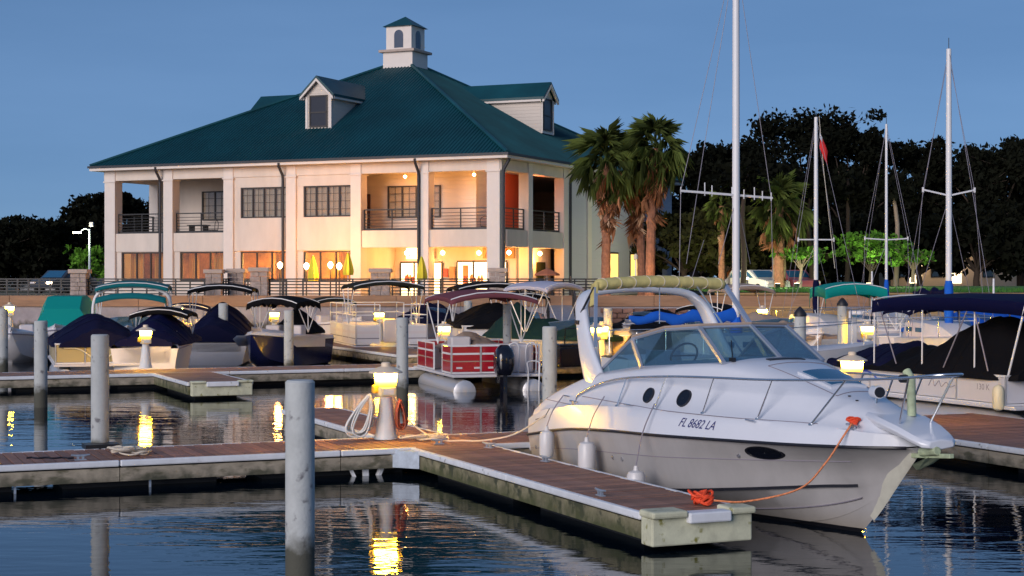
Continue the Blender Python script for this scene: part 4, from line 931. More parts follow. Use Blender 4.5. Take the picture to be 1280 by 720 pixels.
MB().bar((1.84, .6, 2.9), (2.6, 1.02, 1.8), .022, .022).build('bimini_strut', M['steel'], CR); MB().tube([(1.5, .2, 2.84), (1.5, .2, 2.3)], .008, 5).build('bimini_strut', M['steel'], CR)
# bow rail
rp = [(1.72, -1.27, 1.20), (1.85, -1.27, 1.33), (2.5, -1.25, 1.52), (3.2, -1.22, 1.63), (4.3, -1.19, 1.71), (5.3, -1.1, 1.75), (6.2, -.88, 1.77), (7.2, -.54, 1.82), (8.0, -.33, 1.88), (8.40, -.18, 1.93), (8.5, 0, 1.94)]
full = [Vector(p) for p in rp] + [Vector((x, -y, z)) for x, y, z in reversed(rp[:-1])]
rail = MB().tube(crv(full, 90), .0155, 8).build('bow_rail', M['steel'], CR, smooth=60)
for tx, b in ((3.2, 3.1), (4.25, 4.05), (5.3, 5.0), (6.25, 5.95), (7.25, 6.75), (8.1, 7.75)):
    yt = ci([p[0] for p in rp[1:]], [p[1] for p in rp[1:]], tx); zt = ci([p[0] for p in rp[1:]], [p[2] for p in rp[1:]], tx); ys, zs, ky, kz, sy, sz, cz = dk(b)
    for sg in (1, -1):
        base = Vector((b, -max(ky - .03, .12) * sg, kz + .01)); MB().tube([Vector((tx, yt * sg, zt)), base], .0125, 6).build('stanchion', M['steel'], rail); MB().lathe([(.03, -.005), (.03, .012), (.014, .02)], 8, base).build('stanchion_foot', M['steel'], rail)
# pulpit, anchor, roller
secs = []
for x, z, w_, th in ((7.0, 1.46, .22, .10), (7.3, 1.455, .31, .12), (7.6, 1.41, .36, .11), (7.9, 1.335, .33, .10), (8.10, 1.265, .29, .09), (8.22, 1.22, .24, .09), (8.28, 1.20, .17, .07)):
    secs.append([(x, -w_, z - .04), (x, -w_ * .85, z), (x, 0, z + .02), (x, w_ * .85, z), (x, w_, z - .04), (x, w_ * .92, z - th), (x, 0, z - th - .02), (x, -w_ * .92, z - th)])
MB().loft(secs, True, True, True).build('pulpit', M['gel'], CR, smooth=28, bevel=.012)
an = MB(); an.bar((7.8, -.02, 1.0), (8.48, -.02, 1.06), .06, .05); an.prism([(7.86, -.02, .84), (7.95, -.15, .92), (8.12, -.12, 1.0), (8.14, 0, 1.03)], (0, .03, 0)); an.prism([(7.86, .02, .84), (7.95, .15, .92), (8.12, .12, 1.0), (8.14, 0, 1.03)], (0, -.03, 0))
an.tube([(8.0, -.06, 1.06), (8.3, -.07, 1.10)], .05, 8); an.build('anchor', M['mossrope'], CR, bevel=.01)
secs = []
for k in range(9):                              # added strip along the bow edge, greenish lamp glow put into its colour
    x = 7.02 + .80 * k / 8; zk_ = ci(hx, hzk, x); wd = .02 + .04 * k / 8; secs.append([(x - .10, -wd - .03, zk_ + .13), (x + .015, -wd * .7, zk_ + .015), (x + .03, 0, zk_ - .012), (x + .015, wd * .7, zk_ + .015), (x - .10, wd + .03, zk_ + .13)])
MB().loft(secs).build('stem_lamp_glow', M['stem'], hull, smooth=50)
# ports, hatch, vent, spotlight, horn
def disc(cx, a, b, t, rx, rz_, name, m, ring=True):
    def q(u_, w_, off):
        return skz(cx + u_, t + w_ * .85, off)
    rim = [[q(rx * s_ * math.cos(g), rz_ * s_ * math.sin(g), o) for g in [2 * math.pi * j / 24 for j in range(24)]] for s_, o in ((1.18, -.01), (1.12, .022), (1.0, .022), (.97, .012))]
    o = MB().loft([r_ + [r_[0]] for r_ in rim]).build(name, M['line'], CR, smooth=50)
    MB().loft([[q(rx * s_ * math.cos(g), rz_ * s_ * math.sin(g), (.016)) for g in [2 * math.pi * j / 24 for j in range(25)]] for s_ in (.99, .5, .02)]).build('pane', m, o)
disc(3.75, 4, 5, 1.43, .095, .10, 'porthole', M['port']); disc(4.5, 4, 5, 1.44, .105, .11, 'porthole', M['port'])
rim = lambda s_, off: [side_pt(6.02 + .25 * s_ * math.cos(g), .77 + .125 * s_ * math.sin(g), off) for g in [2 * math.pi * j / 24 for j in range(25)]]
op = MB().loft([rim(1.14, .001), rim(1.1, .012), rim(1.0, .012), rim(.97, .005)]).build('hull_port', M['line'], CR, smooth=50); MB().loft([rim(.98, .007), rim(.5, .007), rim(.03, .007)]).build('pane', M['port'], op)
def top(x, y, off=0.0):                         # point on the deck crown
    h = deck_half(x, False)[6:]; ay = abs(y)
    for (y0, z0), (y1, z1) in zip(h, h[1:]):
        if y1 <= ay <= y0: return Vector((x, y, z0 + (z1 - z0) * (y0 - ay) / max(1e-6, y0 - y1) + off))
    return Vector((x, y, h[0][1] + off))
def patch(x0, x1, hw0, hw1, h_, name, m, par=CR):
    lo = []; 
    for k in range(7):
        x = x0 + (x1 - x0) * k / 6; hw = hw0 + (hw1 - hw0) * k / 6; row = [top(x, hw * (j / 4 - 1), h_) for j in range(9)]
        lo.append([row[0] - Vector((0, 0, h_ + .01))] + row + [row[-1] - Vector((0, 0, h_ + .01))])
    lo = [[p - Vector((.004, 0, h_ + .01)) for p in lo[0]]] + lo + [[p + Vector((.004, 0, -h_ - .01)) for p in lo[-1]]]
    return MB().loft(lo).build(name, m, par, smooth=40)
hb = patch(5.92, 6.56, .30, .25, .03, 'hatch_frame', M['gel']); patch(5.97, 6.51, .26, .21, .042, 'hatch_pane', M['hatch'], hb)
patch(5.14, 5.24, .26, .26, .012, 'deck_vent', M['line'])
sl = top(7.15, -.02) + Vector((0, 0, .13)); mb = MB(); mb.lathe([(.02, -.10), (.065, -.07), (.07, .05), (.072, .07)], 14, sl, axis='y'); s1 = MB().tube([sl + Vector((-.11, .02, -.0)), sl + Vector((-.07, 0, 0)), sl + Vector((.05, -.02, 0)), sl + Vector((.07, -.025, 0))], [.03, .07, .075, .072], 14).build('spotlight', M['gel'], CR, smooth=40)
MB().tube([sl + Vector((.071, -.025, 0)), sl + Vector((.078, -.027, 0))], .062, 14).build('spotlight_lens', M['line'], s1); MB().tube([sl, sl + Vector((-.02, -.02, -.16))], .018, 6).build('spotlight_stem', M['steel'], s1)
lt = MB(); q = Vector((7.6, .12, 1.42)); lt.tube([q, q + Vector((-.02, 0, .42)), q + Vector((-.1, 0, .5))], .05, 10); lt.build('windlass_post', M['mossrope'], CR, smooth=40)
mb = MB(); mb.lathe([(.045, -.06), (.05, .05)], 10, q + Vector((-.05, -.06, .42)), axis='y'); mb.build('bow_light', M['line'], CR)
for x in (6.85, 7.0): MB().lathe([(.018, 0), (.018, .012)], 8, top(x, -.2)).build('deck_filler', M['line'], CR)
for x, sg in ((7.3, -1), (7.3, 1), (1.75, -1), (1.75, 1)):
    ys, zs, ky, kz, sy, sz, cz = dk(x); mb = MB(); mb.tube([(x - .12, sg * (ky - .04), kz + .06), (x + .12, sg * (ky - .04), kz + .06)], .014, 6); mb.box((x, sg * (ky - .04), kz + .03), (.08, .03, .06)); mb.build('cleat', M['steel'], CR)
mb = MB(); mb.tube([skz(x, 1.285 + .012 * math.sin(x), .002) for x in [1.9 + 4.9 * k / 40 for k in range(41)]], .006, 4); mb.tube([skz(x, 1.16, .002) for x in [.2 + 1.4 * k / 12 for k in range(13)]], .006, 4); mb.build('moulding_line', M['grey_print'], CR)
mb = MB()
for x, hw_ in ((5.45, .42), (6.75, .30)):
    mb.tube([top(x, hw_ * (j / 8 - 1), .003) for j in range(17)], .006, 4)
for s_ in (-1, 1): mb.tube([top(5.45 + 1.3 * k / 10, s_ * (.42 - .12 * k / 10), .003) for k in range(11)], .006, 4)
mb.build('nonskid_edge', M['grey_print'], CR)
for x, z in ((.25, .42), (.45, .43), (3.0, .55), (3.25, .55), (5.6, .82)):
    p = side_pt(x, min(.95, max(.1, (z - ci(hx, hzc, x)) / (ci(hx, hzs, x) - ci(hx, hzc, x)))), 0); MB().lathe([(.03, -.01), (.03, .012), (.012, .016)], 10, (p.x, p.z * 0 + p.y, p.z), axis='y').build('drain_fitting', M['steel'], hull)
for x in (1.4, 3.4, 5.9): MB().tube([skz(x, 1.262, .03) + Vector((k * .05 - .1, 0, .0)) for k in range(5)], .010, 6).build('grab_fitting', M['steel'], CR)
MB().tube([(1.13, 0, 2.86), (1.13, 0, 3.25)], [.014, .008], 6).build('anchor_light', M['wframe'], arch); MB().lathe([(.03, 0), (.035, .05), (.01, .08)], 8, (1.13, 0, 3.25)).build('light_cap', M['ped_hood'], arch)
# registration number
me = text_mesh('FL 8682 LA', .165, .35); co = np.array([v.co[:] for v in me.vertices]); vs = []
bm = bmesh.new(); bm.from_mesh(me); bmesh.ops.triangulate(bm, faces=bm.faces); bmesh.ops.subdivide_edges(bm, edges=[e_ for e_ in bm.edges if e_.calc_length() > .05], cuts=2); bm.to_mesh(me); bm.free()
for v in me.vertices:
    x = 5.0 + v.co.x * .86; h = deck_half(x, False); ln = (Vector((0, h[0][0], h[0][1])) - Vector((0, h[2][0], h[2][1]))).length
    v.co = skz(x, 1.155 + v.co.y * .93, .006)
me.materials.append(M['ink']); o = bpy.data.objects.new('registration_number', me); COL.objects.link(o); o.parent = CR
# stern: door line, quarter panel, swim platform
MB().b2(-.55, -.13, -1.0, 1.0, .28, .36).build('swim_platform', M['gel'], CR, bevel=.03)
mb = MB(); mb.tube([skin(.35, 1, 2, .2, .003), skin(.8, 1, 2, .15, .003), skin(.95, 1, 2, 1.0, .003)], .008, 5); mb.build('locker_seam', M['line'], CR)
# fenders on their lanyards
def fender(x, y, zc, r_, ln, lbl, rope_to):
    e = empty('fender', CR.matrix_basis @ Vector((x, y, zc)), DOCK_ROT, lbl, 'fender', 'white fenders hung along the cruiser side')
    h = ln / 2; MB().lathe([(.02, -h - .05), (.03, -h), (r_ * .8, -h + .02), (r_, -h + .07), (r_, h - .07), (r_ * .8, h - .02), (.035, h), (.025, h + .06)], 16).build('body', M['gel2'], e, smooth=40)
    MB().tube(crv([Vector((0, 0, h + .05)), Vector((.0, .1, (rope_to - zc) * .6 + h * .3)), Vector((.02, .26, rope_to - zc))], 12), .009, 5).build('lanyard', M['grey_print'], e)
fender(1.35, -1.56, .58, .105, .40, 'white fender hung near the cruiser stern, closest to the mooring line', 1.28); fender(2.75, -1.60, .49, .12, .52, 'longest white fender standing against the cruiser beside the pier edge', 1.36); fender(4.15, -1.58, .26, .12, .50, 'white fender dropped low between pier and cruiser, only its top showing', 1.36)
# orange bow line
rope('bow_line', [D(6.72, 1.02, .47), D(6.95, 1.35, .47), D(7.25, 1.85, .62), D(7.32, 2.15, .90), D(7.32, 2.38, 1.18), D(7.3, 2.52, 1.335)], .012, M['rope_o'], 'orange mooring line sagging from pier end to the cruiser bow')
mb = MB(); rr = random.Random(9)
for k in range(9):
    c = D(6.62, .95, DZ + .03 + k * .012) + Vector((rr.uniform(-.05, .05), rr.uniform(-.05, .05), 0)); w_ = rr.uniform(.06, .12)
    mb.tube([c + Vector((w_ * math.cos(a), w_ * math.sin(a), .03 * math.sin(2 * a + k))) for a in [2 * math.pi * j / 14 for j in range(15)]], .017, 5)
tag(mb.build('rope_knot', M['rope_r'], smooth=60), 'bright red orange rope knotted on the pier end cleat', 'rope')
mb = MB()
for k in range(5):
    c = D(7.3, 2.54, 1.335) + Vector((0, 0, .012 * k)); mb.tube([c + Vector(((.03 + .012 * k) * math.cos(a), .04 * math.sin(a), .015 * math.sin(a * 2 + k))) for a in [2 * math.pi * j / 12 for j in range(13)]], .013, 5)
tag(mb.build('rope_knot', M['rope_r'], smooth=60), 'red rope turns round the cruiser bow cleat', 'rope')
# ------------------------------------------------------------------ other boats
def heading(h): return math.atan2(h[1], h[0])
HA = (AX.x, AX.y)                               # bow towards the viewer along the finger piers
HB = (-AX.x, -AX.y)
def tarp(x0, x1, hw, prof, zedge, m, par, name='cover', seed=1, n=44, sag=.03, drop=.0):
    from mathutils import noise
    """Boat cover: ridge heights prof [(x, z)], edges at zedge."""
    r0 = random.Random(seed); secs = []; px, pz = [p[0] for p in prof], [p[1] for p in prof]; ph = [r0.uniform(0, 6.28) for _ in range(8)]
    for k in range(n + 1):
        x = x0 + (x1 - x0) * k / n; zp = ci(px, pz, x) - .10 * abs(math.sin((x - x0) * 2.3 + ph[3])) ; endf = min(1, 4.5 * min(k, n - k) / n + .55); row = []
        for j in range(29):
            s_ = j / 14 - 1; y = s_ * hw * endf ** .35; f = 1 - abs(s_) ** 1.5
            z = zedge + (zp - zedge) * f + sag * f * math.sin(x * 3.1 + ph[0] + s_ * 2) * (1 - f) * 2 + .018 * math.sin(x * 11 + ph[1] + 3 * s_) + .012 * math.sin(s_ * 17 + ph[2] + x * 4) + .075 * (noise.noise(Vector((x * 1.4, s_ * 2.6, seed * 1.7))) + .5 * abs(noise.noise(Vector((x * 3.4, s_ * 5, seed * .7))))) * (1 - .5 * abs(s_))
            row.append((x, y, z))
        row = [(x, row[0][1] * 1.02, zedge - .10 - drop)] + row + [(x, row[-1][1] * 1.02, zedge - .10 - drop)]; secs.append(row)
    cv_ = MB().loft(secs, capa=True, capb=True).build(name, m, par, smooth=50); mb = MB()
    for k in range(5, n - 3, 9): mb.tube([Vector(p) + Vector((0, 0, .008)) for p in secs[k][1:-1]], .009, 4)
    mb.build('cover_strap', m, cv_); return cv_
def bimini(x0, x1, hw, z, m, par, crown=.16, legz=1.0, legx=None, scal=0, frame='wframe', thick=.05, val=.10, bows=3, straight=False):
    secs = []; n = 14
    for k in range(n + 1):
        t = k / n; x = x0 + (x1 - x0) * t; e_ = .09 * (2 * t - 1) ** 2; row = []
        for j in range(19):
            s_ = j / 9 - 1; row.append((x, s_ * hw, z - crown * abs(s_) ** 2.2 - e_ + .014 * math.sin(t * 3.14 * bows * 1.0) ** 2))
        vd = val + (scal * abs(math.sin(t * math.pi * 5)) if scal else 0)
        row = [(x, -hw - .015, row[0][2] - vd)] + row + [(x, hw + .015, row[-1][2] - vd)]; secs.append(row)
    def drop(r_, dx): return [(p[0] + dx, p[1], p[2] - val - (scal * abs(math.sin(j * .9)) if scal else 0)) for j, p in enumerate(r_)]
    secs = [drop(secs[0], -.02)] + secs + [drop(secs[-1], .02)]
    c = MB().loft(secs).build('bimini_top', m, par, smooth=50, solid=.02)
    lx = legx if legx is not None else (x0 + x1) / 2
    for k in range(bows):
        x = x0 + .06 + (x1 - x0 - .12) * k / (bows - 1); lx = x if straight else lx; pts = [(lx, -hw, legz)]
        pts += [(x, -hw + .01, z - crown - .05)] + [(x, s_ * (hw - .02), z - crown * abs(s_) ** 2.2 - .045) for s_ in (-.8, -.4, 0, .4, .8)] + [(x, hw - .01, z - crown - .05), (lx, hw, legz)]
        MB().tube(pts, .017, 6).build('bimini_bow', M[frame], par, smooth=50)
    return c
def outboard(par, x, y, z, s_=1.0):
    """Motor hung on the stern at -x."""
    secs = []
    for k in range(9):
        t = k / 8; w_ = .25 * (1 - abs(2 * t - .9) ** 3 * .45); l_ = .30 * (1 - abs(2 * t - .8) ** 3 * .4); xo = -.05 * t
        secs.append([(x - .22 + xo + l_ * s_ * math.copysign(abs(math.cos(g)) ** .7, math.cos(g)), y + w_ * s_ * math.copysign(abs(math.sin(g)) ** .7, math.sin(g)), z + s_ * (.02 + .74 * t)) for g in [2 * math.pi * j / 18 for j in range(18)]])
    o = MB().loft(secs, True, True, True).build('outboard_motor', M['blk'], par, smooth=60)
    mb = MB(); mb.loft([[(x - .2 + a * .18, y + b * .085, zq) for a, b in ((-1, -.6), (0, -1), (1, -.6), (1, .6), (0, 1), (-1, .6))] for zq in (z + .03, z - .55)], True, True, True); mb.box((x - .24, y, z - .56), (.5, .30, .03)); mb.build('motor_leg', M['blk'], o)
    MB().box((x + .03, y, z - .05), (.16, .26, .3)).build('motor_bracket', M['blk'], o); return o
def pontoon(u, Y, head, L, W_, label, panel, zf=(.46, 1.12), z_bim=None, bim=None, bim_x=(.3, 2.7), cover=None, cov_prof=None, motor=False, tall_rail=None, group=None, stripes=None, seats=True, bows=3, gates=True, legz=None, scal=0, val=.10, crown=.18, straight=False):
    """Local frame: +x bow, stern at x = 0. u, Y give the stern centre on the water."""
    e = empty('pontoon_boat', at(u, Y) if not isinstance(u, Vector) else u, heading(head), label, 'boat')
    hw = W_ / 2; z0, z1 = zf
    for sg in (-1, 1):
        yy = sg * (hw - .32); prof = [(.02, -.0), (.18, .0), (.30, .06), (.305, .1), (.305, L - 1.1), (.26, L - .6), (.15, L - .2), (.03, L)]
        MB().lathe(prof, 18, (0, yy, .0), axis='x').build('pontoon', M['alum'], e, smooth=40)
        for k in range(4): MB().box((.6 + k * (L - 1.6) / 3, yy, .335), (.08, .3, .07)).build('bracket', M['floatm'], e)
    MB().b2(.05, L - .25, -hw, hw, .37, .44).build('deck', M['white_p'], e, bevel=.015)
    fr = e
    def wall(a, b, n, skip=()):
        a = Vector(a); b = Vector(b)
        for k in range(n):
            if k in skip: continue
            p, q = a.lerp(b, k / n), a.lerp(b, (k + 1) / n); d_ = (q - p).normalized(); nv = Vector((d_.y, -d_.x, 0)) * .006
            o = MB().bar(p + d_ * .03 + Vector((0, 0, (z0 + z1) / 2)), q - d_ * .03 + Vector((0, 0, (z0 + z1) / 2)), .02, z1 - z0 - .06).build('side_panel', panel, e)
            if stripes:
                for zf_, h_, m_ in stripes:
                    for sg in (-1, 1): MB().bar(p + d_ * .03 + nv * sg * 2.0 + Vector((0, 0, z0 + (z1 - z0) * zf_)), q - d_ * .03 + nv * sg * 2.0 + Vector((0, 0, z0 + (z1 - z0) * zf_)), .008, h_).build('stripe', m_, o)
            mb = MB()
            for pt in (p, q): mb.bar(pt + Vector((0, 0, z0 - .02)), pt + Vector((0, 0, z1)), .038, .038)
            mb.bar(p + Vector((0, 0, z1)), q + Vector((0, 0, z1)), .042, .042); mb.bar(p + Vector((0, 0, z0)), q + Vector((0, 0, z0)), .036, .036); mb.build('panel_frame', M['wframe'], e)
            if tall_rail:
                mb = MB(); mb.bar(p + Vector((0, 0, z1 + .02)), p + Vector((0, 0, tall_rail)), .035, .035); mb.bar(q + Vector((0, 0, z1 + .02)), q + Vector((0, 0, tall_rail)), .035, .035)
                for zq in (tall_rail, (tall_rail + z1) / 2): mb.bar(p + Vector((0, 0, zq)), q + Vector((0, 0, zq)), .035, .03)
                mb.build('tall_rail', M['wframe'], e)
    x0, x1 = .45, L - .6; wy = hw - .06
    wall((x0, -wy, 0), (x1, -wy, 0), 4); wall((x0, wy, 0), (x1, wy, 0), 4, (1,) if gates else ()); wall((x1, -wy, 0), (x1, wy, 0), 3, (1,) if gates else ()); wall((x0, wy, 0), (x0, -wy, 0), 3, (2,) if motor else ())
    if seats:
        MB().b2(x1 - 1.4, x1 - .1, -wy + .08, -wy + .6, .441, .98).build('bench', M['seat'], e, bevel=.06); MB().b2(x1 - 1.4, x1 - .1, wy - .6, wy - .08, .441, .98).build('bench', M['seat'], e, bevel=.06)
        MB().b2(x0 + .1, x0 + .75, -wy + .1, wy * .35, .441, 1.2).build('bench', M['seat'], e, bevel=.08); MB().b2(L * .45, L * .45 + .5, .2, .75, .441, 1.35).build('helm_console', M['white_p'], e, bevel=.05)
    if bim: bimini(bim_x[0], bim_x[1], hw - .08, z_bim, bim, e, legz=legz or z1, bows=bows, scal=scal, crown=crown, val=val, straight=straight)
    if cover: tarp(x0 - .1, x1 + .1, hw + .03, cov_prof, z1 + .0, cover, e, seed=int(L * 100))
    if motor: outboard(e, .05, -.05, .42, 1.05)
    return e
def hullboat(u, Y, head, L, W_, label, hcol, dcol, zr=.95, cover=None, cov_prof=None, bim=None, z_bim=2.4, bim_x=(1.2, 2.8), scal=0, motor=False, screen=True, name='motorboat', legz=None, covhw=None, inside=True):
    """Local frame: +x bow, transom at x = 0; u, Y = middle of the hull."""
    c = at(u, Y); h = Vector((head[0], head[1], 0)).normalized(); e = empty(name, c - h * (L / 2), heading(head), label, 'boat')
    secs = []; dsec = []; xs = [L * k / 22 for k in range(23)]; hw = W_ / 2
    for x in xs:
        t = x / L; b_ = hw * (1 - max(0, (t - .45) / .55) ** 2.3) + .005; zs = zr * (.86 + .24 * t * t); zc = .04 + .45 * zr * max(0, (t - .45) / .55) ** 2; bc = b_ * (.84 - .5 * max(0, t - .5)); zk = -.35 + (zs + .3) * max(0, (t - .62) / .38) ** 2.2
        zk = min(zk, zs - .02); zc = max(zc, zk + .01); half = [(0, zk), (bc, zc), (bc + .03, zc + .012), (bc + (b_ - bc) * .6, zc + (zs - zc) * .55), (b_, zs)]
        secs.append([(x, -y, z) for y, z in reversed(half)] + [(x, y, z) for y, z in half[1:]])
        od = t < .62; dh = [(b_, zs + .01), (b_ - .05, zs + .10), (max(.01, b_ - .20), zs + .11)] + ([(max(.01, b_ - .22), .45), (0, .45)] if od else [(b_ * .4, zs + .2), (0, zs + .24)])
        dsec.append([(x, -y, z) for y, z in dh] + [(x, y, z) for y, z in reversed(dh[:-1])])
    hl = MB().loft(secs, capa=True).build('hull', hcol, e, smooth=35); MB().loft(dsec, capa=True).build('deck', dcol, e, smooth=40)
    mb = MB()
    for sg in (-1, 1): mb.tube([(x, sg * (hw * (1 - max(0, (x / L - .45) / .55) ** 2.3) + .015), zr * (.86 + .24 * (x / L) ** 2)) for x in xs], .025, 5)
    mb.build('rub_rail', M['wframe'] if hcol is not M['white_p'] else M['grey_print'], e)
    if screen:
        zs = zr * .98 + .12; y = hw - .22; mb = MB(); f = [(L * .56, -y, zs), (L * .66, -y * .5, zs + .08), (L * .68, 0, zs + .1), (L * .66, y * .5, zs + .08), (L * .56, y, zs)]; tq = [(p[0] - .28, p[1] * .92, p[2] + .36) for p in f]
        MB().loft([f, tq]).build('windscreen', M['wsglass'], e, solid=.01); MB().tube(tq, .014, 5).build('windscreen_rail', M['steel'], e)
    if inside:
        for yy in (-.4, .4): MB().b2(L * .36, L * .46, yy - .25, yy + .25, .451, zr + .32).build('seat', M['seat'], e, bevel=.06)
        MB().b2(.15, .7, -hw * .6, hw * .6, .451, zr + .05).build('stern_bench', M['seat'], e, bevel=.06)
    if cover: tarp(-.03, L * .97, covhw or hw + .02, cov_prof, zr + .02, cover, e, seed=int(L * 77 + u))
    if bim: bimini(bim_x[0], bim_x[1], hw - .1, z_bim, bim, e, legz=legz or zr + .1, scal=scal)
    if motor: outboard(e, .0, 0, .45, .9)
    return e
def flat_text(txt, size, m, par, loc, rot, name='lettering', shear=0.0):
    me = text_mesh(txt, size, shear); me.materials.append(m); o = bpy.data.objects.new(name, me); COL.objects.link(o); o.parent = par; o.location = loc; o.rotation_euler = rot; return o
# red pontoon, stern to the viewer
rp_ = pontoon(625, 42.6, (-.274, .962), 5.0, 2.5, 'red pontoon boat with black outboard motor and maroon bimini top', M['red_p'], zf=(.47, 1.18), z_bim=2.62, bim=M['maroon_c'], bim_x=(.5, 3.6), motor=True, stripes=((.42, .03, M['tan_c']), (.70, .05, M['wframe'])))
for x, y in ((.42, -.62), (.42, -1.1)): MB().tube(crv([(x, y, .45), (x - .05, y, 1.1), (x - .02, y + .12, 1.24), (x + .02, y + .26, 1.1), (x, y + .26, .45)], 16), .022, 6).build('gate_hoop', M['wframe'], rp_, smooth=60)
MB().tube(crv([(.0, -.75, -.3), (-.06, -.75, .5), (.0, -.75, .75), (.0, -1.05, .75), (-.06, -1.05, .5), (0, -1.05, -.3)], 24), .02, 6).build('ladder', M['wframe'], rp_, smooth=60)
tarp(2.2, 4.3, .9, [(2.2, 1.2), (3, 1.45), (4.3, 1.2)], 1.0, M['tan_c'], rp_, 'seat_cover', 12)
for y in (.98, .5, .12): MB().box((.437 - .0, y, .60), (.006, .16, .05)).build('reflector', M['seat'], rp_)
# left side row
gp = pontoon(126, 47.6, (-.30, .954), 6.2, 2.62, 'gold sided pontoon boat under a lumpy navy cover', M['gold_p'], zf=(.46, 1.02), cover=M['navy'], cov_prof=[(0, 1.35), (1.0, 1.72), (2.4, 1.84), (3.6, 1.74), (5.2, 1.78), (6.2, 1.3)], seats=False, gates=False)
for sg in (-1, 1):
    mb = MB(); mb.tube([(.40, sg * (.12 + .9 * t), .52 + .38 * math.sin(min(1, t * 1.4) * 1.57)) for t in [k / 12 for k in range(13)]], .022, 6); mb.build('curved_stripe', M['cream'], gp)
hullboat(200, 50.5, (-.03, 1), 5.0, 1.95, 'white runabout with a rounded navy cover beside the gold pontoon', M['white_p'], M['white_p'], zr=1.02, cover=M['navy2'], cov_prof=[(0, 1.35), (.8, 1.62), (1.9, 1.80), (3.2, 1.9), (5.0, 1.25)], bim=M['blackc'], z_bim=2.02, bim_x=(2.2, 4.2), legz=1.2)
tb_ = hullboat(168, 57, (.15, -.99), 6.0, 2.6, 'white boat with double hooped teal bimini frame', M['white_p'], M['white_p'], zr=1.05, bim=M['teal_d'], z_bim=2.82, bim_x=(1.6, 4.2)); 
mb = MB(); mb.tube(crv([(3.9, -1.3, 1.1), (3.95, -1.28, 2.1), (4.0, -.95, 2.5), (4.0, 0, 2.66), (4.0, .95, 2.5), (3.95, 1.28, 2.1), (3.9, 1.3, 1.1)], 30), .055, 8); mb.build('white_arch', M['wframe'], tb_, smooth=60)
bimini(4.3, 4.7, 1.15, 2.42, M['teal_d'], tb_, legz=1.2, legx=4.4, bows=2)
te = hullboat(84, 60, (.1, -.99), 5.0, 2.2, 'small boat closed in with a bright teal canvas tent', M['white_p'], M['white_p'], zr=1.0)
secs = [[(x, -.95 * a, 1.12), (x, -.78 * a, 1.9 * b), (x, -.6 * a, 2.28 * b), (x, .6 * a, 2.28 * b), (x, .78 * a, 1.9 * b), (x, .95 * a, 1.12)] for x, a, b in ((1.0, 1, .95), (1.8, 1, 1), (3.0, 1.02, .99), (3.6, 1.04, .8))]
MB().loft(secs, capa=True, capb=True).build('canvas_tent', M['teal'], te, smooth=25)
hullboat(278, 58, (-.05, 1), 6.0, 2.4, 'white boat under a peaked navy cover with black bimini above', M['white_p'], M['white_p'], zr=.86, cover=M['navy'], cov_prof=[(0, 1.45), (1.5, 1.8), (3.0, 2.0), (4.0, 2.05), (5.0, 1.6), (6.3, 1.15)], bim=M['blackc'], z_bim=2.72, bim_x=(2.2, 4.6), legz=1.1)
nb_ = hullboat(351, 54.5, (-.28, -.96), 4.5, 1.95, 'navy hulled runabout with white topsides and scalloped black bimini', M['navy_h'], M['white_p'], zr=1.04, bim=M['blackc'], z_bim=2.32, bim_x=(1.0, 3.0), scal=.10, screen=False)
tarp(.1, 1.6, .75, [(.1, 1.35), (.8, 1.95), (1.6, 1.5)], 1.15, M['blackc'], nb_, 'seat_cover', 5)
for sg in (-1, 1): MB().prism([(1.0, sg * 1.045, .62), (3.3, sg * 1.035, .70), (3.9, sg * .93, .95), (3.4, sg * 1.03, 1.05), (1.0, sg * 1.06, .98)], (0, sg * .012, 0)).build('white_topside', M['white_p'], nb_)
hullboat(18, 58, (.25, -.97), 5.2, 2.2, 'white runabout with dark seats near the frame edge', M['white_p'], M['white_p'], zr=.95, screen=False)
# middle
pontoon(452, 66, (.28, -.96), 6.4, 2.8, 'white pontoon with tall white rails and charcoal bimini', M['white_p'], zf=(.5, 1.18), z_bim=2.85, bim=M['olive_c'], bim_x=(2.8, 5.4), tall_rail=1.95, stripes=((.30, .04, M['grey_print']), (.62, .10, M['seat'])))
pontoon(596, 63, (.18, -.98), 6.2, 2.9, 'white pontoon with black humped cover and long black bimini', M['white_p'], zf=(.45, 1.25), z_bim=2.78, bim=M['blackc'], bim_x=(1.4, 4.6), cover=M['blackc'], cov_prof=[(0, 1.5), (1.5, 1.9), (3.2, 2.05), (4.4, 1.95), (5.6, 1.5)], seats=False)
jb = hullboat(704, 53, (.72, -.69), 5.6, 2.1, 'tan hulled boat with a sloping dark green cover', M['tan_h'], M['tan_h'], zr=1.05, cover=M['green_c'], cov_prof=[(0, 1.5), (.7, 2.1), (1.3, 1.75), (2.8, 1.62), (5.3, 1.2)])
bimini(1.0, 2.9, .9, 2.82, M['lav_c'], jb, legz=1.1)
hullboat(735, 62, (.3, -.95), 5.0, 2.1, 'white motorboat half hidden behind the cruiser arch', M['white_p'], M['white_p'], zr=.9, motor=True)
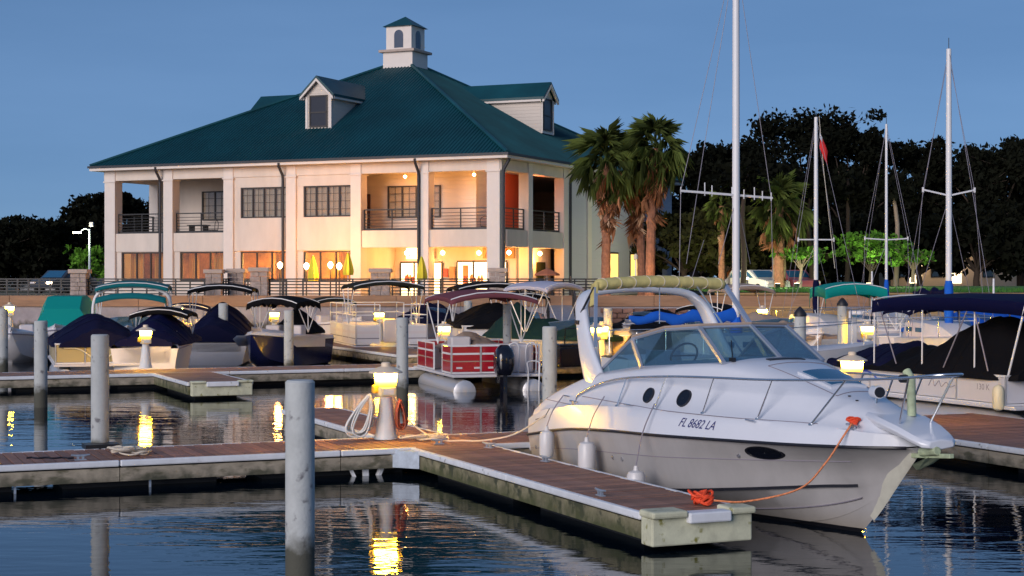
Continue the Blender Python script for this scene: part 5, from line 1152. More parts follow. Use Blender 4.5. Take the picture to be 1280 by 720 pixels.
# sailing boats
def sailboat(u, Y, head, L, label, mast_h, mast_r, spread=None, boom=None, hcol=None, cabin=True, stays=True, mast_at=.45, base=None):
    h = Vector((head[0], head[1], 0)).normalized(); e = empty('sailing_boat', at(u, Y) - h * (L * mast_at), heading(head), label, 'boat')
    secs = []; ds = []; hw = L * .15
    for k in range(21):
        t = k / 20; x = L * t; b_ = hw * max(.004, (math.sin(math.pi * min(1, .22 + .78 * t)) ** .75)); zs = .95 + .25 * t * t; zk = -.35 + .5 * (2 * t - 1) ** 4; zk = min(zk + (zs) * max(0, (t - .9) / .1) ** 2, zs - .02)
        half = [(0, zk), (b_ * .7, zk + (zs - zk) * .3), (b_ * .96, zk + (zs - zk) * .65), (b_, zs)]
        secs.append([(x, -y, z) for y, z in reversed(half)] + [(x, y, z) for y, z in half[1:]]); ds.append([(x, -b_, zs + .004), (x, -b_ * .9, zs + .04), (x, 0, zs + .08), (x, b_ * .9, zs + .04), (x, b_, zs + .004)])
    MB().loft(secs, capa=True).build('hull', hcol or M['gel2'], e, smooth=40); MB().loft(ds).build('deck', M['white_p'], e, smooth=40)
    if cabin:
        o = MB().loft([[(x, -w_, 1.0), (x, -w_ * .88, z), (x, 0, z + .06), (x, w_ * .88, z), (x, w_, 1.0)] for x, w_, z in ((L * .3, hw * .62, 1.48), (L * .5, hw * .6, 1.5), (L * .62, hw * .45, 1.42), (L * .68, hw * .3, 1.15))], capa=True, capb=True).build('cabin', M['white_p'], e, smooth=30)
        for sg in (-1, 1):
            for x in (L * .36, L * .46): MB().box((x, sg * hw * .585, 1.27), (.5, .03, .14)).build('cabin_window', M['hatch'], o)
    mx = L * mast_at; ms = MB().tube([(mx, 0, 1.0), (mx, 0, mast_h * .7), (mx, 0, mast_h)], [mast_r, mast_r * .95, mast_r * .8], 12).build('mast', M['wframe'], e, smooth=50)
    MB().tube([(mx, 0, mast_h), (mx, 0, mast_h + .35)], .012, 5).build('masthead', M['line'], ms)
    if spread:
        z, a, b, dz = spread; MB().bar((mx, 0, z), (mx, -a, z + dz), .07, .05).build('spreader', M['wframe'], ms); MB().bar((mx, 0, z), (mx, b, z + dz), .07, .05).build('spreader', M['wframe'], ms)
        for s_, q in ((-1, a), (1, b)): MB().bar((mx, s_ * q, z + dz - .08), (mx, s_ * q, z + dz + .08), .05, .05).build('spreader_tip', M['wframe'], ms)
        if stays:
            for s_, q in ((-1, a), (1, b)): MB().tube([(mx, 0, mast_h * .98), (mx, s_ * q, z + dz), (mx, s_ * hw, 1.1)], .0085, 4).build('shroud', M['grey_print'], e); MB().tube([(mx, 0, z - .1), (mx - .5, s_ * hw * .98, 1.1)], .0085, 4).build('shroud', M['grey_print'], e)
    if stays:
        MB().tube([(mx, 0, mast_h), (L - .05, 0, 1.25)], .0085, 4).build('forestay', M['grey_print'], e); MB().tube([(mx, 0, mast_h), (.05, 0, 1.1)], .0085, 4).build('backstay', M['grey_print'], e)
    if boom:
        z, ln, m = boom; MB().tube([(mx, 0, z), (mx - ln, 0, z + .05)], .05, 8).build('boom', M['alum'], e)
        secs = [[(mx + .1 - (ln + .1) * t, .10 * q * math.cos(g), z + .08 + .15 * q * math.sin(g) * (1.2 - .5 * t) + .06 * math.sin(t * 19)) for g in [2 * math.pi * j / 12 for j in range(12)]] for t, q in [(k / 16, (.6 if k in (0, 16) else 1) * (1 + .14 * math.sin(k * 2.1))) for k in range(17)]]
        MB().loft(secs, True, True, True).build('sail_cover', m, e, smooth=55)
    if base: MB().lathe([(mast_r + .03, 1.5), (mast_r + .06, 2.0), (mast_r + .035, 2.7), (mast_r + .008, 2.85)], 10, (mx, 0, 0)).build('mast_boot', base, e, smooth=50)
    mb = MB(); zr = 1.62
    for s_ in (-1, 1):
        pts = [(L * t, s_ * hw * .93 * math.sin(math.pi * min(1, .22 + .78 * t)) ** .75, zr + .2 * t * t) for t in [.03 + .9 * k / 8 for k in range(9)]]; mb.tube(pts, .012, 5)
        for p in pts[::2]: mb.tube([p, (p[0], p[1], 1.05)], .012, 5)
    mb.build('lifeline', M['steel'], e); return e
sb = sailboat(920, 42, (.93, .36), 7.6, 'sailing boat behind the cruiser with the tallest white mast and bright blue sail cover', 12.6, .098, boom=(1.86, 3.0, M['blue']), stays=False)
mbx = 7.6 * .45                                  # crosstree square to the line of sight, with small fittings; shrouds run down from it
q0 = sb.matrix_basis.inverted(); WP = lambda u, v, Y: q0 @ at(u, Y, zz(v, Y))
mb = MB(); mb.bar(WP(851, 238.5, 41.4), WP(965, 247.5, 42.4), .07, .055); mb.build('spreader', M['wframe'], sb)
for u, h_ in ((851, .1), (881, .26), (890, .2), (915, .2), (930, .16), (943, .24), (953, .16), (964, .14)):
    p = WP(u, 238.5 + (u - 851) * .079, 42); MB().tube([p - Vector((0, 0, .08)), p + Vector((0, 0, h_))], .014, 5).build('fitting', M['wframe'], sb)
for a, b in (((851, 238, 41.4), (849, 360, 41)), ((880, 300, 42), (858, 370, 41)), ((920, 250, 42), (898, 330, 41.5)), ((964, 247, 42.4), (966, 350, 42.6)), ((905, 0, 42), (851, 238, 41.4)), ((910, 0, 42), (880, 185, 42)), ((880, 185, 42), (858, 330, 41)), ((928, 0, 42), (964, 247, 42.4)), ((924, 262, 42), (938, 330, 42.5))):
    MB().tube([WP(*a), WP(*b)], .0085, 4).build('shroud', M['grey_print'], sb)
MB().lathe([(.16, 1.55), (.17, 1.75), (.1, 1.95)], 10, (mbx, 0, 0)).build('mast_collar', M['blue'], sb)
fs = sailboat(1020, 64, (.25, -.97), 7.5, 'sailing boat whose mast carries a small red flag', 9.2, .085, spread=(4.42, .75, .75, .0), base=M['navy2'])
fl = empty('flag', at(1020, 63.7, 8.7), 0, 'small red flag with a white corner hanging by the mast', 'flag')
secs = [[(.14 + .10 * k + .03 * math.sin(j * .8 + k), -.05 + .05 * math.sin(j * .9 + k * 1.3), -.15 - .24 * k - .11 * j) for j in range(6)] for k in range(4)]
MB().loft(secs).build('cloth', M['flag_r'], fl, smooth=60, solid=.01)
MB().loft([[(.13 + .10 * k, -.07 + .03 * k, -.13 - .2 * k - .1 * j) for j in range(3)] for k in range(2)]).build('white_corner', M['flag_w'], fl, solid=.012); MB().tube([(.12, 0, .5), (.3, 0, -1.6), (.75, .1, -5.4)], .012, 5).build('halyard', M['rope_w'], fl)
sailboat(1108, 68, (.2, -.98), 7.0, 'sailing boat with the thinnest mast and a folded blue cover', 9.3, .06, spread=(4.5, .95, .95, .06), base=M['blue'], boom=(2.2, 2.2, M['navy']))
sailboat(1186, 52, (.12, -.99), 8.2, 'sailing boat with thick grey mast and upswept spreaders', 10.2, .098, spread=(5.55, .85, .85, .18), base=M['blue'], boom=(2.35, 3.0, M['navy2']), mast_at=.55)
for k, (u, Y, hd, L_, lbl) in enumerate(((1090, 71, (.9, -.4), 6.0, 'low white day sailer lying across behind the teal bimini'), (1242, 66, (.85, -.5), 6.6, 'white day sailer beyond the navy bimini with bare short mast'))): sailboat(u, Y, hd, L_, lbl, (3.2, 2.9)[k], .05, stays=False)
# right side boats
tc_ = hullboat(962, 56, (.5, -.87), 5.4, 2.3, 'white boat under a tan cover and low tan bimini', M['white_p'], M['white_p'], zr=1.0, cover=M['tan_c'], cov_prof=[(0, 1.6), (1.4, 1.75), (2.8, 1.70), (4.2, 1.25), (5.2, 1.1)], bim=M['tan_c'], z_bim=2.72, bim_x=(.6, 1.7))
pontoon(1034, 67, (.03, -1), 5.6, 2.5, 'white pontoon shaded by a deep teal green bimini', M['white_p'], zf=(.45, 1.1), z_bim=2.75, bim=M['teal'], bim_x=(2.2, 5.0), legz=1.1, val=.36)
pontoon(1150, 60, (.2, -.98), 5.6, 2.6, 'plain white pontoon with open rails beyond the black capped piles', M['white_p'], zf=(.45, 1.05), tall_rail=1.5, stripes=((.4, .06, M['blue_print']),))
hullboat(1215, 58, (-.8, -.6), 6.4, 2.4, 'white cruiser hull with a bright blue canvas over its cockpit', M['white_p'], M['white_p'], zr=1.15, cover=M['blue'], cov_prof=[(0, 1.7), (2.0, 1.95), (4.0, 1.75), (6, 1.3)])
hullboat(885, 60, (-.6, -.8), 5.0, 2.1, 'white boat with stainless hoops behind the blue sail cover', M['white_p'], M['white_p'], zr=1.0, bim=M['blackc'], z_bim=2.0, bim_x=(1.5, 3.2))
dp = pontoon(D(-9.4, 14.55, 0), 0, HA, 7.0, 2.5, 'white pontoon boat under a tall black tent cover and long navy bimini', M['white_p'], zf=(.45, 1.02), seats=False, gates=False, z_bim=2.62, bim=M['navy2'], bim_x=(2.0, 7.2), legz=1.05, bows=4, val=.26, crown=.08, straight=True)
for k, (x, s_, t_) in enumerate(((5.9, -1, 0), (3.5, -1, 0))):
    pass
rz_ = (R(90), 0, 0)
flat_text('130 K', .17, M['grey_print'], dp, (5.75, -1.208, .77), (R(90), 0, 0), 'hull_number'); mb = MB()
mb.tube(crv([(4.02, -1.206, .70), (4.15, -1.206, .86), (4.22, -1.206, .70), (4.36, -1.206, .82), (4.44, -1.206, .70), (4.6, -1.206, .80), (4.72, -1.206, .71), (4.9, -1.206, .76)], 40), .008, 5); mb.build('script_lettering', M['grey_print'], dp, smooth=60)
for a, b in (((1.0, .62), (1.9, .92)), ((1.3, .60), (2.1, .84)), ((1.6, .88), (2.3, .70))): MB().tube(crv([(a[0], -1.206, a[1]), ((a[0] + b[0]) / 2, -1.206, (a[1] + b[1]) / 2 + .08), (b[0], -1.206, b[1])], 10), [.004] + [.02] * 9 + [.004], 5).build('blue_flourish', M['blue_print'], dp, smooth=60)
tarp(.2, 6.6, 1.27, [(0, 1.3), (1.5, 1.42), (3.2, 1.6), (4.6, 2.18), (5.4, 2.1), (6.6, 1.3)], 1.03, M['blackc'], dp, 'tent_cover', 31)
tarp(.1, 2.6, 1.25, [(0, 1.2), (1.2, 1.5), (2.6, 1.5)], 1.05, M['navy'], dp, 'bow_cover', 33)
for x0, x1 in ((6.5, 6.95),): MB().tube([(x0, -1.2, 1.05), (x1, -1.17, 2.42)], .022, 6).build('canopy_pole', M['wframe'], dp)
for x0, x1 in ((2.9, 2.2), (4.5, 5.3), (5.9, 5.4)): MB().tube([(x0, -1.2, 1.1), (x1, -1.17, 2.42)], .015, 6).build('canopy_pole', M['grey_print'], dp)
fd = empty('fender', dp.matrix_basis @ Vector((6.35, -1.32, .62)), DOCK_ROT, 'cream fender on the end of the black tented pontoon', 'fender', 'white fenders hung along the cruiser side')
del fd['group']
MB().lathe([(.03, -.28), (.1, -.24), (.115, -.18), (.115, .12), (.09, .2), (.03, .24)], 14).build('body', M['cream'], fd, smooth=40); MB().tube([(0, 0, .24), (0, .05, .42)], .01, 5).build('lanyard', M['rope_w'], fd)
# more boats packed along the far walkway
hullboat(420, 70, (.5, -.87), 5.2, 2.1, 'white boat with grey seats tucked left of the tall railed pontoon', M['white_p'], M['white_p'], zr=1.0, bim=M['olive_c'], z_bim=2.1, bim_x=(1.4, 2.6), screen=False)
hullboat(535, 71, (-.2, -.98), 5.6, 2.2, 'navy covered boat just behind the red pontoon bimini', M['white_p'], M['white_p'], zr=1.1, cover=M['navy'], cov_prof=[(0, 1.5), (2, 1.85), (4, 1.7), (5.4, 1.3)])
hullboat(655, 66, (.3, -.95), 5.4, 2.2, 'white boat with black bimini between the red pontoon and the gangway', M['white_p'], M['white_p'], zr=1.0, bim=M['blackc'], z_bim=2.35, bim_x=(1.2, 3.0))
hullboat(812, 62, (-.4, -.92), 5.6, 2.3, 'white boat with a dark cockpit cover under the cruiser arch', M['white_p'], M['white_p'], zr=1.1, cover=M['blackc'], cov_prof=[(0, 1.5), (2, 1.8), (3.6, 1.6), (5.4, 1.25)])
pontoon(1108, 58, (-.05, -1), 5.2, 2.3, 'white pontoon with bare bimini hoops beside the second black capped pile', M['white_p'], zf=(.45, 1.02), tall_rail=1.45, stripes=((.5, .08, M['blue_print']),))
hullboat(1180, 56, (.55, -.84), 5.6, 2.3, 'white motorboat with black outboard under the edge of the navy bimini', M['white_p'], M['white_p'], zr=1.05, motor=True, bim=M['navy'], z_bim=2.0, bim_x=(1.0, 2.2))
hullboat(232, 66, (.1, -.99), 5.0, 2.0, 'small white boat with navy bimini behind the peaked navy cover', M['white_p'], M['white_p'], zr=.95, bim=M['navy'], z_bim=1.9, bim_x=(1.2, 2.6), screen=False)
# kit on the walkway near the red pontoon
e = empty('dock_box', at(712, 46.5, DZ), DOCK_ROT, 'black dock cart and box on the walkway behind the mossy pile', 'dock box')
MB().box((0, 0, .3), (.7, .9, .55)).build('box', M['blk'], e, bevel=.03); MB().box((0, 0, .62), (.74, .95, .07)).build('lid', M['blk'], e, bevel=.02); MB().tube([(.3, -.3, .6), (.35, -.3, 1.1), (.35, .3, 1.1), (.3, .3, .6)], .02, 6).build('handle', M['blk'], e)
gw = empty('gangway', at(697, 76.0, 0), R(-90), 'black railed gangway sloping from the patio down to the far walkway', 'gangway')
MB().prism([(0, -.6, 1.95), (0, .6, 1.95), (9.5, .6, .5), (9.5, -.6, .5)], (0, 0, .08)).build('ramp', M['galv'], gw)
for s_ in (-.6, .6):
    for h_ in (.5, 1.0): MB().bar((0, s_, 1.98 + h_), (9.5, s_, .55 + h_), .05, .05).build('handrail', M['black'], gw)
    for k in range(12): x = k * 9.4 / 11 + .05; MB().b2(x - .02, x + .02, s_ - .02, s_ + .02, 1.99 - x * .1526 + .05, 1.99 - x * .1526 + .97).build('post', M['black'], gw)
# ------------------------------------------------------------------ trees
def leaves(n, blobs, size, seed, flat=.75):
    g = np.random.default_rng(seed); vol = np.array([b[3] ** 2 for b in blobs]); pick = g.choice(len(blobs), n, p=vol / vol.sum()); c = np.array([b[:3] for b in blobs])[pick]; r_ = np.array([b[3] for b in blobs])[pick]
    d_ = g.normal(size=(n, 3)); d_ /= np.linalg.norm(d_, axis=1)[:, None]; rad = r_ * g.uniform(.35, 1.0, n) ** .6 * (1 + .22 * g.normal(size=n).clip(-1, 1.6)); p = c + d_ * rad[:, None] * np.array([1, 1, flat])
    a = g.normal(size=(n, 3)); a /= np.linalg.norm(a, axis=1)[:, None]; b = np.cross(a, g.normal(size=(n, 3))); b /= np.linalg.norm(b, axis=1)[:, None]; s_ = size * g.uniform(.5, 1.3, n)[:, None]
    v = np.stack([p + a * s_, p + b * s_ * .55, p - a * s_ * .9, p - b * s_ * .5], 1).reshape(-1, 3); f = np.arange(n * 4).reshape(-1, 4); return v.tolist(), f.tolist()
def tree(u, Y, ztop, r_, label, seed, name='oak_tree', lm='leaf_d', n=5200, z0=None, size=.30, trunk=.32, cat='tree', spread=1.0, gz=GZ, bark='bark', group=None, low=.30):
    r0 = random.Random(seed); e = empty(name, at(u, Y, gz), 0, label, cat, group); H = ztop - gz; zc = (z0 - gz) if z0 else H * low; mb = MB(); blobs = []
    fork = H * (.30 if not z0 else .9 * zc / H); mb.tube([(0, 0, -.1), (r0.uniform(-.1, .1), 0, fork * .5), (r0.uniform(-.2, .2), r0.uniform(-.2, .2), fork)], [trunk * 1.3, trunk, trunk * .8], 9)
    nb = 15
    for k in range(nb):
        an = k * 2.4 + r0.uniform(-.4, .4); t = (k + .5) / nb; zb = zc + (H - zc) * (.10 + .86 * t); rr = r_ * spread * math.sqrt(max(.05, 1 - (2 * t - .8) ** 2 * .72)) * r0.uniform(.55, 1.0)
        if k == nb - 1: rr *= .25; zb = H - r_ * .24
        c = (rr * math.cos(an), rr * math.sin(an), zb); br = r_ * r0.uniform(.20, .40); 
        if zb + br * 1.0 > H: c = (c[0], c[1], H - br * 1.0)
        blobs.append((*c, br)); mid = Vector((c[0] * .45, c[1] * .45, fork + (c[2] - fork) * .55)); mb.tube(crv([(0, 0, fork * .8), mid, c], 6), [trunk * .5, trunk * .4, trunk * .34, trunk * .28, trunk * .2, trunk * .14, trunk * .08], 6)
        for j in range(3):
            q = (c[0] + r0.uniform(-1, 1) * br * 1.5, c[1] + r0.uniform(-1, 1) * br * 1.5, c[2] + r0.uniform(-.6, .8) * br); br2 = br * r0.uniform(.28, .5)
            if q[2] + br2 * 1.2 > H: q = (q[0], q[1], H - br2 * 1.2)
            blobs.append((*q, br2)); mb.tube([c, q], [trunk * .08, trunk * .03], 4)
    mb.build('trunk', M[bark], e, smooth=60); v, f = leaves(n, blobs, size, seed); fast('crown', v, f, M[lm], e); return e
def ztop(v, Y): return zz(v, Y)
TB = [(868, 118, 188, 4.2, 'dark tree just past the palms, crown breaking into ragged tufts'), (925, 116, 178, 4.4, 'black silhouetted oak behind the tall white mast'), (1003, 120, 133, 5.4, 'tallest black oak, its crown rising behind the flag mast'), (1062, 117, 162, 3.8, 'black oak shouldering the tallest oak, between the two thin masts'),
      (1132, 121, 176, 4.8, 'black round topped oak behind the thinnest mast'), (1188, 124, 205, 3.6, 'lower black tree in the dip behind the thick grey mast'), (1243, 117, 178, 5.0, 'broad black oak filling the sky beside the thick mast'), (1300, 119, 172, 5.5, 'black oak running out of the frame beyond the broad oak')]
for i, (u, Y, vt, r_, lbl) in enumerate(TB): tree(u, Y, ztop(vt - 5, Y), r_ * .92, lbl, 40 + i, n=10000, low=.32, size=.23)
UN = [(855, 100, 262, 3.0, 'olive shrubby tree at the palms, its leaves lit from the side'), (905, 98, 255, 3.2, 'olive green tree under the mast crosstree'), (960, 101, 285, 2.6, 'low olive tree below the bright young palm'), (1035, 104, 268, 3.2, 'dim olive tree behind the flag mast'), (1095, 108, 262, 3.4, 'dim drooping tree above the lit cottage'),
      (1150, 105, 268, 3.2, 'dim olive tree between thin mast and thick mast'), (1222, 103, 260, 3.6, 'dim wide tree right of the upswept spreaders'), (1285, 104, 252, 3.8, 'dark low tree at the frame edge')]
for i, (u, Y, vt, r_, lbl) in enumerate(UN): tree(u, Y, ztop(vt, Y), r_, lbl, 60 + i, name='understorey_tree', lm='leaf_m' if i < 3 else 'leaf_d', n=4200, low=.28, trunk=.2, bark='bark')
BK = [(880, 128, 255, 4.5), (960, 130, 250, 5), (1040, 131, 258, 5), (1120, 129, 262, 5), (1200, 130, 258, 5), (1275, 127, 255, 5)]
BL = ['back row dark tree closing the gap right of the palms', 'back row dark tree between tall mast and tallest oak', 'back row dark tree under the flag', 'back row dark tree above the lit cottage roof', 'back row dark tree behind the thick mast', 'back row dark tree beside the frame edge']
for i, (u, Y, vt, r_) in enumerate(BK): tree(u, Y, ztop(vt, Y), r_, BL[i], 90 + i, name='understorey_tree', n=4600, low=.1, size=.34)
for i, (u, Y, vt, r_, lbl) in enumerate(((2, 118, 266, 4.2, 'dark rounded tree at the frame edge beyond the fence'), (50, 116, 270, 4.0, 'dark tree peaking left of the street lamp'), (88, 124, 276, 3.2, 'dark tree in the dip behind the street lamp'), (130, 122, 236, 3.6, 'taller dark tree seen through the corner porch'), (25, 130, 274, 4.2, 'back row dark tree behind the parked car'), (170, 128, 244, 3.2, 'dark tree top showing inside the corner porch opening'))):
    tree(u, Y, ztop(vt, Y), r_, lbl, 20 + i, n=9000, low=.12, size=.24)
tree(112, 108, ztop(306, 108), 1.3, 'green lit bush under the street lamp', 33, name='lit_bush', lm='leaf_g', n=700, low=.3, trunk=.1, cat='bush', size=.22)
tree(1001, 92, ztop(306, 92), 1.25, 'small bright green tree with pale trunk by the flag mast', 71, name='young_tree', lm='leaf_g', n=800, z0=zz(325, 92), size=.16, trunk=.09, bark='bark_pale')
tree(1089, 94, ztop(287, 94), 1.9, 'bright green floodlit tree left of the thinnest mast', 72, name='young_tree', lm='leaf_g', n=1100, z0=zz(330, 94), size=.18, trunk=.08, bark='bark')
tree(1142, 96, ztop(310, 96), 1.2, 'small green lit tree with pale trunk before the cottage', 73, name='young_tree', lm='leaf_g', n=380, z0=zz(328, 96), size=.16, trunk=.12, bark='bark_pale')
for k, (u, Y) in enumerate(((928, 90), (967, 94), (977, 93), (1013, 96), (1058, 99), (1119, 97))):
    e = empty('bare_trunk', at(u, Y, GZ), 0, ('slim dark trunk beside the tall white mast', 'straight trunk left of a close pair on the lawn', 'straight trunk right of a close pair on the lawn', 'thin trunk behind the small bright tree', 'thin trunk over the teal bimini', 'pale trunk between the thin mast and the cottage')[k], 'tree')
    mb = MB(); mb.tube(crv([(0, 0, -.1), (.1, 0, 2), (rnd.uniform(-.3, .3), 0, 4.5), (rnd.uniform(-.5, .5), .2, 7)], 8), [.2, .17, .16, .15, .14, .13, .12, .1, .08], 8); mb.build('trunk', M['bark_pale' if k in (1, 2, 5) else 'bark'], e, smooth=60)
    v, f = leaves(500, [(0, .1, 6.6, 1.2), (.7, 0, 5.9, .8), (-.7, 0, 6.1, .8)], .26, 300 + k); fast('crown', v, f, M['leaf_d'], e)
# palms: each fan frond its own leaf
def frond_mesh(name, m, L_, droop, nl, fold, spread=4.0):
    rj = random.Random(nl + int(L_ * 100)); mb = MB(); pts = [Vector((L_ * .55 * t, 0, L_ * .12 * math.sin(t * 2) - droop * .35 * t * t)) for t in [k / 4 for k in range(5)]]; mb.tube(pts, [.022, .018, .015, .012, .010], 4); hub = pts[-1]
    for k in range(nl):
        a = (k / (nl - 1) - .5) * spread; ln = L_ * .62 * (.72 + .28 * math.cos(a * .8)); d_ = Vector((math.cos(a), math.sin(a) * .95, -.10 - droop * .5 - fold * abs(math.sin(a)))).normalized(); n_ = Vector((-math.sin(a), math.cos(a), 0)) * (L_ * .021); jj = Vector((0, rj.uniform(-.05, .05), rj.uniform(-.10, .06))); ln *= rj.uniform(.75, 1.1); mid = hub + d_ * ln * .5 + Vector((0, 0, .04)) + jj; tip = hub + d_ * ln * rj.uniform(.82, 1) + Vector((0, 0, -droop * .55 * ln - .10)) + jj * 2
        mb.add([hub, mid - n_, tip, mid + n_], [(0, 1, 2), (0, 2, 3)])
    o = mb.build(name, m); return o
FRS = [frond_mesh('frond', M['frond'], 1.6, .30, 24, .30, 3.4), frond_mesh('frond', M['frond'], 1.75, .55, 21, .5, 3.0), frond_mesh('frond', M['frond'], 1.45, .8, 19, .6, 2.6)]; FDS = [frond_mesh('dead_frond', M['frond_dead'], 1.5, .3, 11, .25, 1.5), frond_mesh('dead_frond', M['frond_dead'], 1.2, .7, 9, .5, 2.2), frond_mesh('dead_frond', M['frond_pale'], 1.4, .5, 9, .4, 1.2)]
def palm(u, Y, zt, label, seed, r_t=.2, nf=44, nd=34, sc=1.0, lean=(0, 0), dead=True):
    r0 = random.Random(seed); e = empty('palm_tree', at(u, Y, GZ), 0, label, 'palm tree'); H = zt - GZ - 1.35 * sc; mb = MB(); top_ = Vector((lean[0], lean[1], H))
    pts = crv([(0, 0, -.1), (lean[0] * .3, lean[1] * .3, H * .5), top_], 22); mb.tube(pts, [r_t * (1.18 - .25 * k / 22) * (1 + .10 * (k % 2)) for k in range(23)], 10); mb.build('trunk', M['palm_bark'], e)
    for k in range(nf):
        t = k / nf; el = R(84 - 138 * t) + r0.uniform(-.22, .22); az = k * 2.4 + r0.uniform(-.2, .2); q = FRS[min(2, int(t * 3 + r0.uniform(-.4, .4))) if t > .1 else 0]; o = q if not q.parent else inst(q)
        o.parent = e; o.location = top_ + Vector((0, 0, .3 - .8 * t)); o.rotation_euler = (r0.uniform(-.3, .3), -el, az); o.scale = [sc * r0.uniform(.68, 1.15)] * 3
    for k in range(nd if dead else 0):
        t = k / nd; az = k * 2.4 + r0.uniform(-.3, .3); el = R(-44 - 36 * t) + r0.uniform(-.35, .3); q = FDS[r0.choice((0, 0, 1, 1, 2))]; o = q if not q.parent else inst(q)
        o.parent = e; o.location = top_ + Vector((0, 0, -.1 - (1.9 + .9 * math.sin(az * .5 + seed)) * t * sc)); o.rotation_euler = (r0.uniform(-.4, .4), -el, az); o.scale = [sc * r0.uniform(.6, 1.1)] * 3
palm(757, 77.0, zz(168, 77), 'palm nearest the building, its brown skirt of dead fronds hanging low', 5, .19, 56, 70, 1.0, (.1, 0))
palm(803, 78.5, zz(178, 78.5), 'palm with rust coloured dead fronds, standing in the middle of three', 6, .18, 40, 64, .95, (-.35, 0))
palm(812, 76.5, zz(150, 76.5), 'tallest palm of the clump, crown lifted clear against the sky', 7, .19, 56, 62, .98, (.28, 0))
palm(974, 92, zz(224, 92), 'fresh green palm lit from below under the black oaks', 8, .24, 44, 16, 1.15)
palm(902, 95, zz(240, 95), 'small green palm top behind the mast crosstree', 9, .16, 30, 6, .6)
# ------------------------------------------------------------------ street lamp, vehicles, cottage
sl_ = empty('street_lamp', at(112, 104, GZ), 0, 'street lamp with a bright arm head between dark trees and building', 'street lamp')
hz_ = zz(292, 104) - GZ; MB().tube([(0, 0, 0), (0, 0, hz_ + .3)], [.09, .06], 8).build('pole', M['galv'], sl_); MB().tube(crv([(0, 0, hz_ + .2), (-.3, 0, hz_ + .32), (-.6, 0, hz_ + .1)], 8), .035, 6).build('arm', M['galv'], sl_)
MB().box((-.8, 0, hz_ + .07), (.5, .26, .10)).build('lamp_head', M['lamp_head'], sl_, bevel=.03); MB().box((.12, 0, hz_ + .58), (.24, .24, .3)).build('lamp_box', M['seat'], sl_, bevel=.03); lamp_pt((-.3, -.5, hz_ - .4), 130, (.95, 1, .62), sl_, .2)
def car(u, Y, rz, label, m, name='parked_car', kind='car', lights=False, van=False):
    e = empty(name, at(u, Y, GZ), rz, label, kind); hz = 1.45 if not van else 2.3
    prof = [(-2.2, .35), (-2.25, .8), (-1.7, .95), (-1.2, hz), (.5, hz), (1.2, .98), (2.1, .85), (2.25, .55), (2.2, .35)] if not van else [(-2.6, .4), (-2.65, hz - .1), (-2.5, hz), (1.2, hz), (1.8, 1.35), (2.5, 1.1), (2.6, .5), (2.55, .4)]
    MB().prism([(x, -.85, z) for x, z in prof], (0, 1.7, 0)).build('body', m, e, bevel=.08)
    for sg in (-1, 1):
        wp = [(-1.35, 1.0), (-1.05, hz - .1), (.42, hz - .1), (.95, 1.0)] if not van else [(.5, 1.35), (.5, hz - .2), (1.12, hz - .2), (1.6, 1.35)]
        MB().prism([(x, sg * .852, z) for x, z in wp], (0, sg * .01, 0)).build('side_window', M['hatch'], e)
        for x in (-1.4, 1.4): o = MB().lathe([(.15, -.1), (.33, -.1), (.33, .1), (.15, .1)], 16, (x, sg * .78, .33), axis='y').build('wheel', M['tyre'], e, smooth=40); MB().lathe([(.03, -.108), (.19, -.106), (.19, .106), (.03, .108)], 12, (x, sg * .78, .33), axis='y').build('rim', M['alum'], o)
        MB().box((2.2, sg * .6, .72), (.12, .32, .16)).build('headlight', M['headlight'] if lights and sg > 0 else M['seat'], e, bevel=.02)
    if not van: MB().add([(1.15, -.7, 1.0), (1.15, .7, 1.0), (.56, .62, hz - .06), (.56, -.62, hz - .06)], [(0, 1, 2, 3)]).build('windscreen', M['hatch'], e, loc=(.03, 0, .02), solid=.01)
    else: MB().add([(1.72, -.7, 1.42), (1.72, .7, 1.42), (1.27, .7, hz - .1), (1.27, -.7, hz - .1)], [(0, 1, 2, 3)]).build('windscreen', M['hatch'], e, loc=(.05, 0, 0), solid=.01)
    return e
car(80, 100, R(-112), 'dark parked car with one headlight shining beyond the fence', M['car_d'], lights=True)
car(944, 95, R(-62), 'white lit car parked under the trees behind the tall mast', M['car_w']); car(987, 97, R(-70), 'pinkish red car parked under the trees near the white car', M['car_p'])
wl = empty('low_building', at(60, 118, GZ), 0, 'long low white building far behind the parked car', 'building'); MB().b2(-2, 4.2, 0, 4, 0, 2.0).build('wall', M['car_w'], wl); MB().b2(-2.2, 4.4, -.3, 4.2, 2.0, 2.15).build('roof', M['gutter'], wl); MB().b2(-1, .2, -.02, .0, .8, 1.6).build('window', M['hatch'], wl)
ct = empty('cottage', at(1142, 112, GZ), R(4), 'low cream cottage with two lit doorways under the trees', 'building')
MB().b2(-1.6, 7.2, 0, 5, 0, 2.55).build('wall', M['house'], ct); MB().prism([(-2, -.5, 2.55), (7.6, -.5, 2.55), (7.6, 2.5, 3.6), (-2, 2.5, 3.6)], (0, .02, .12)).build('roof', M['stone_cap'], ct)
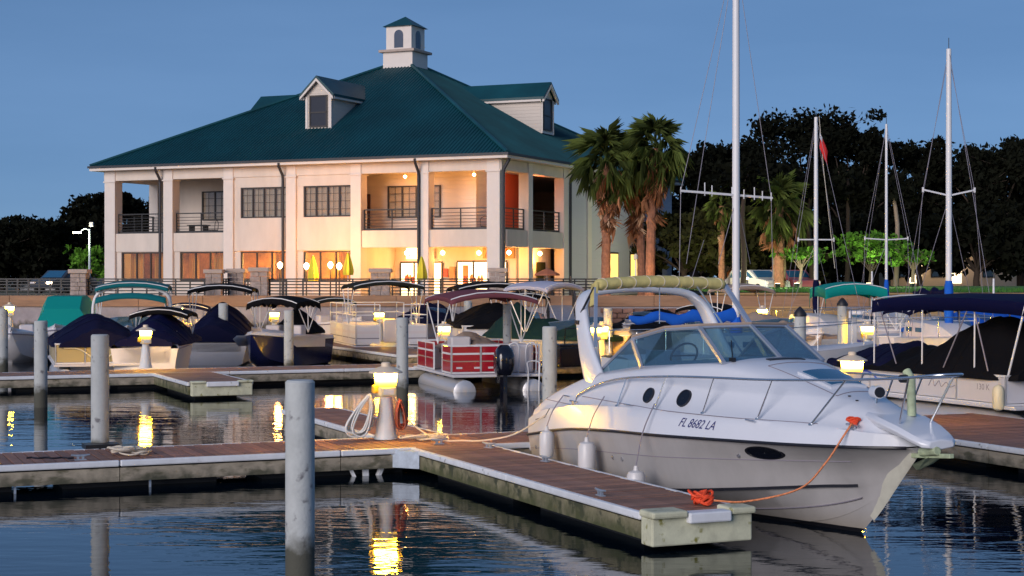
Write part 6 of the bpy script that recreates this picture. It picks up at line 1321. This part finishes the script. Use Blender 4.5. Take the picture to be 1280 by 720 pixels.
for x, z in ((.15, 2.3), (2.9, 2.3)): o = MB().b2(x - .42, x + .42, -.04, -.002, .6, z).build('door', M['lit_door'], ct); lamp_pt((x, -1.2, 2.2), 45, (1, .7, .4), ct)
for x in (-.9, 1.6, 5.2): o = MB().b2(x - .4, x + .4, -.04, -.002, 1.0, 2.0).build('window', M['gutter'], ct); MB().b2(x - .33, x + .33, -.05, -.041, 1.07, 1.93).build('pane', M['pane_dark'], o)
def uplight(u, Y, pw, label, col=(.92, 1, .55)):
    e = empty('ground_uplight', at(u, Y, GZ + .42), 0, label, 'light'); MB().lathe([(.12, 0), (.14, .15), (.16, .28)], 10).build('housing', M['line'], e); MB().lathe([(.14, .281), (.14, .29)], 10).build('lens', M['lamp_head'], e); lamp_pt((0, 0, .7), pw, col, e, .1)
uplight(996, 89.5, 130, 'garden light shining up into the small bright green tree'); uplight(1086, 91.5, 150, 'garden light under the floodlit green tree'); uplight(1140, 93.5, 40, 'garden light before the green tree by the cottage'); uplight(972, 88, 70, 'garden light at the foot of the fresh green palm', (1, .95, .6)); uplight(880, 92, 320, 'garden light under the olive trees by the palms', (1, .9, .5))
ob = empty('safety_barrier', at(912, 100, GZ), 0, 'orange safety barrier standing beside the white parked car', 'barrier'); MB().box((0, 0, .9), (.75, .12, 1.5)).build('panel', M['orange'], ob, bevel=.05); MB().box((0, 0, .08), (.9, .6, .14)).build('base', M['orange'], ob)

e = empty('car_fill_light', at(934, 90.5, GZ + .4), 0, 'added low light on the lawn, brightening the white car', 'light'); MB().lathe([(.06, 0), (.06, .5)], 10).build('post', M['line'], e); MB().lathe([(.07, .5), (.08, .62)], 10).build('lens', M['lamp_head'], e); MB().lathe([(.1, .625), (.02, .68)], 10).build('cap', M['line'], e); lamp_pt((0, -.2, .75), 60, (1, .85, .7), e, .1)  # added lamp, set here to brighten the white car

uplight(778, 74.9, 70, 'added warm light at the foot of the palm clump, standing in for building glow', (1, .62, .30)); uplight(826, 75.0, 45, 'added warm light right of the tallest palm, standing in for building glow', (1, .6, .28))  # added uplights, in place of the building light on the dead fronds
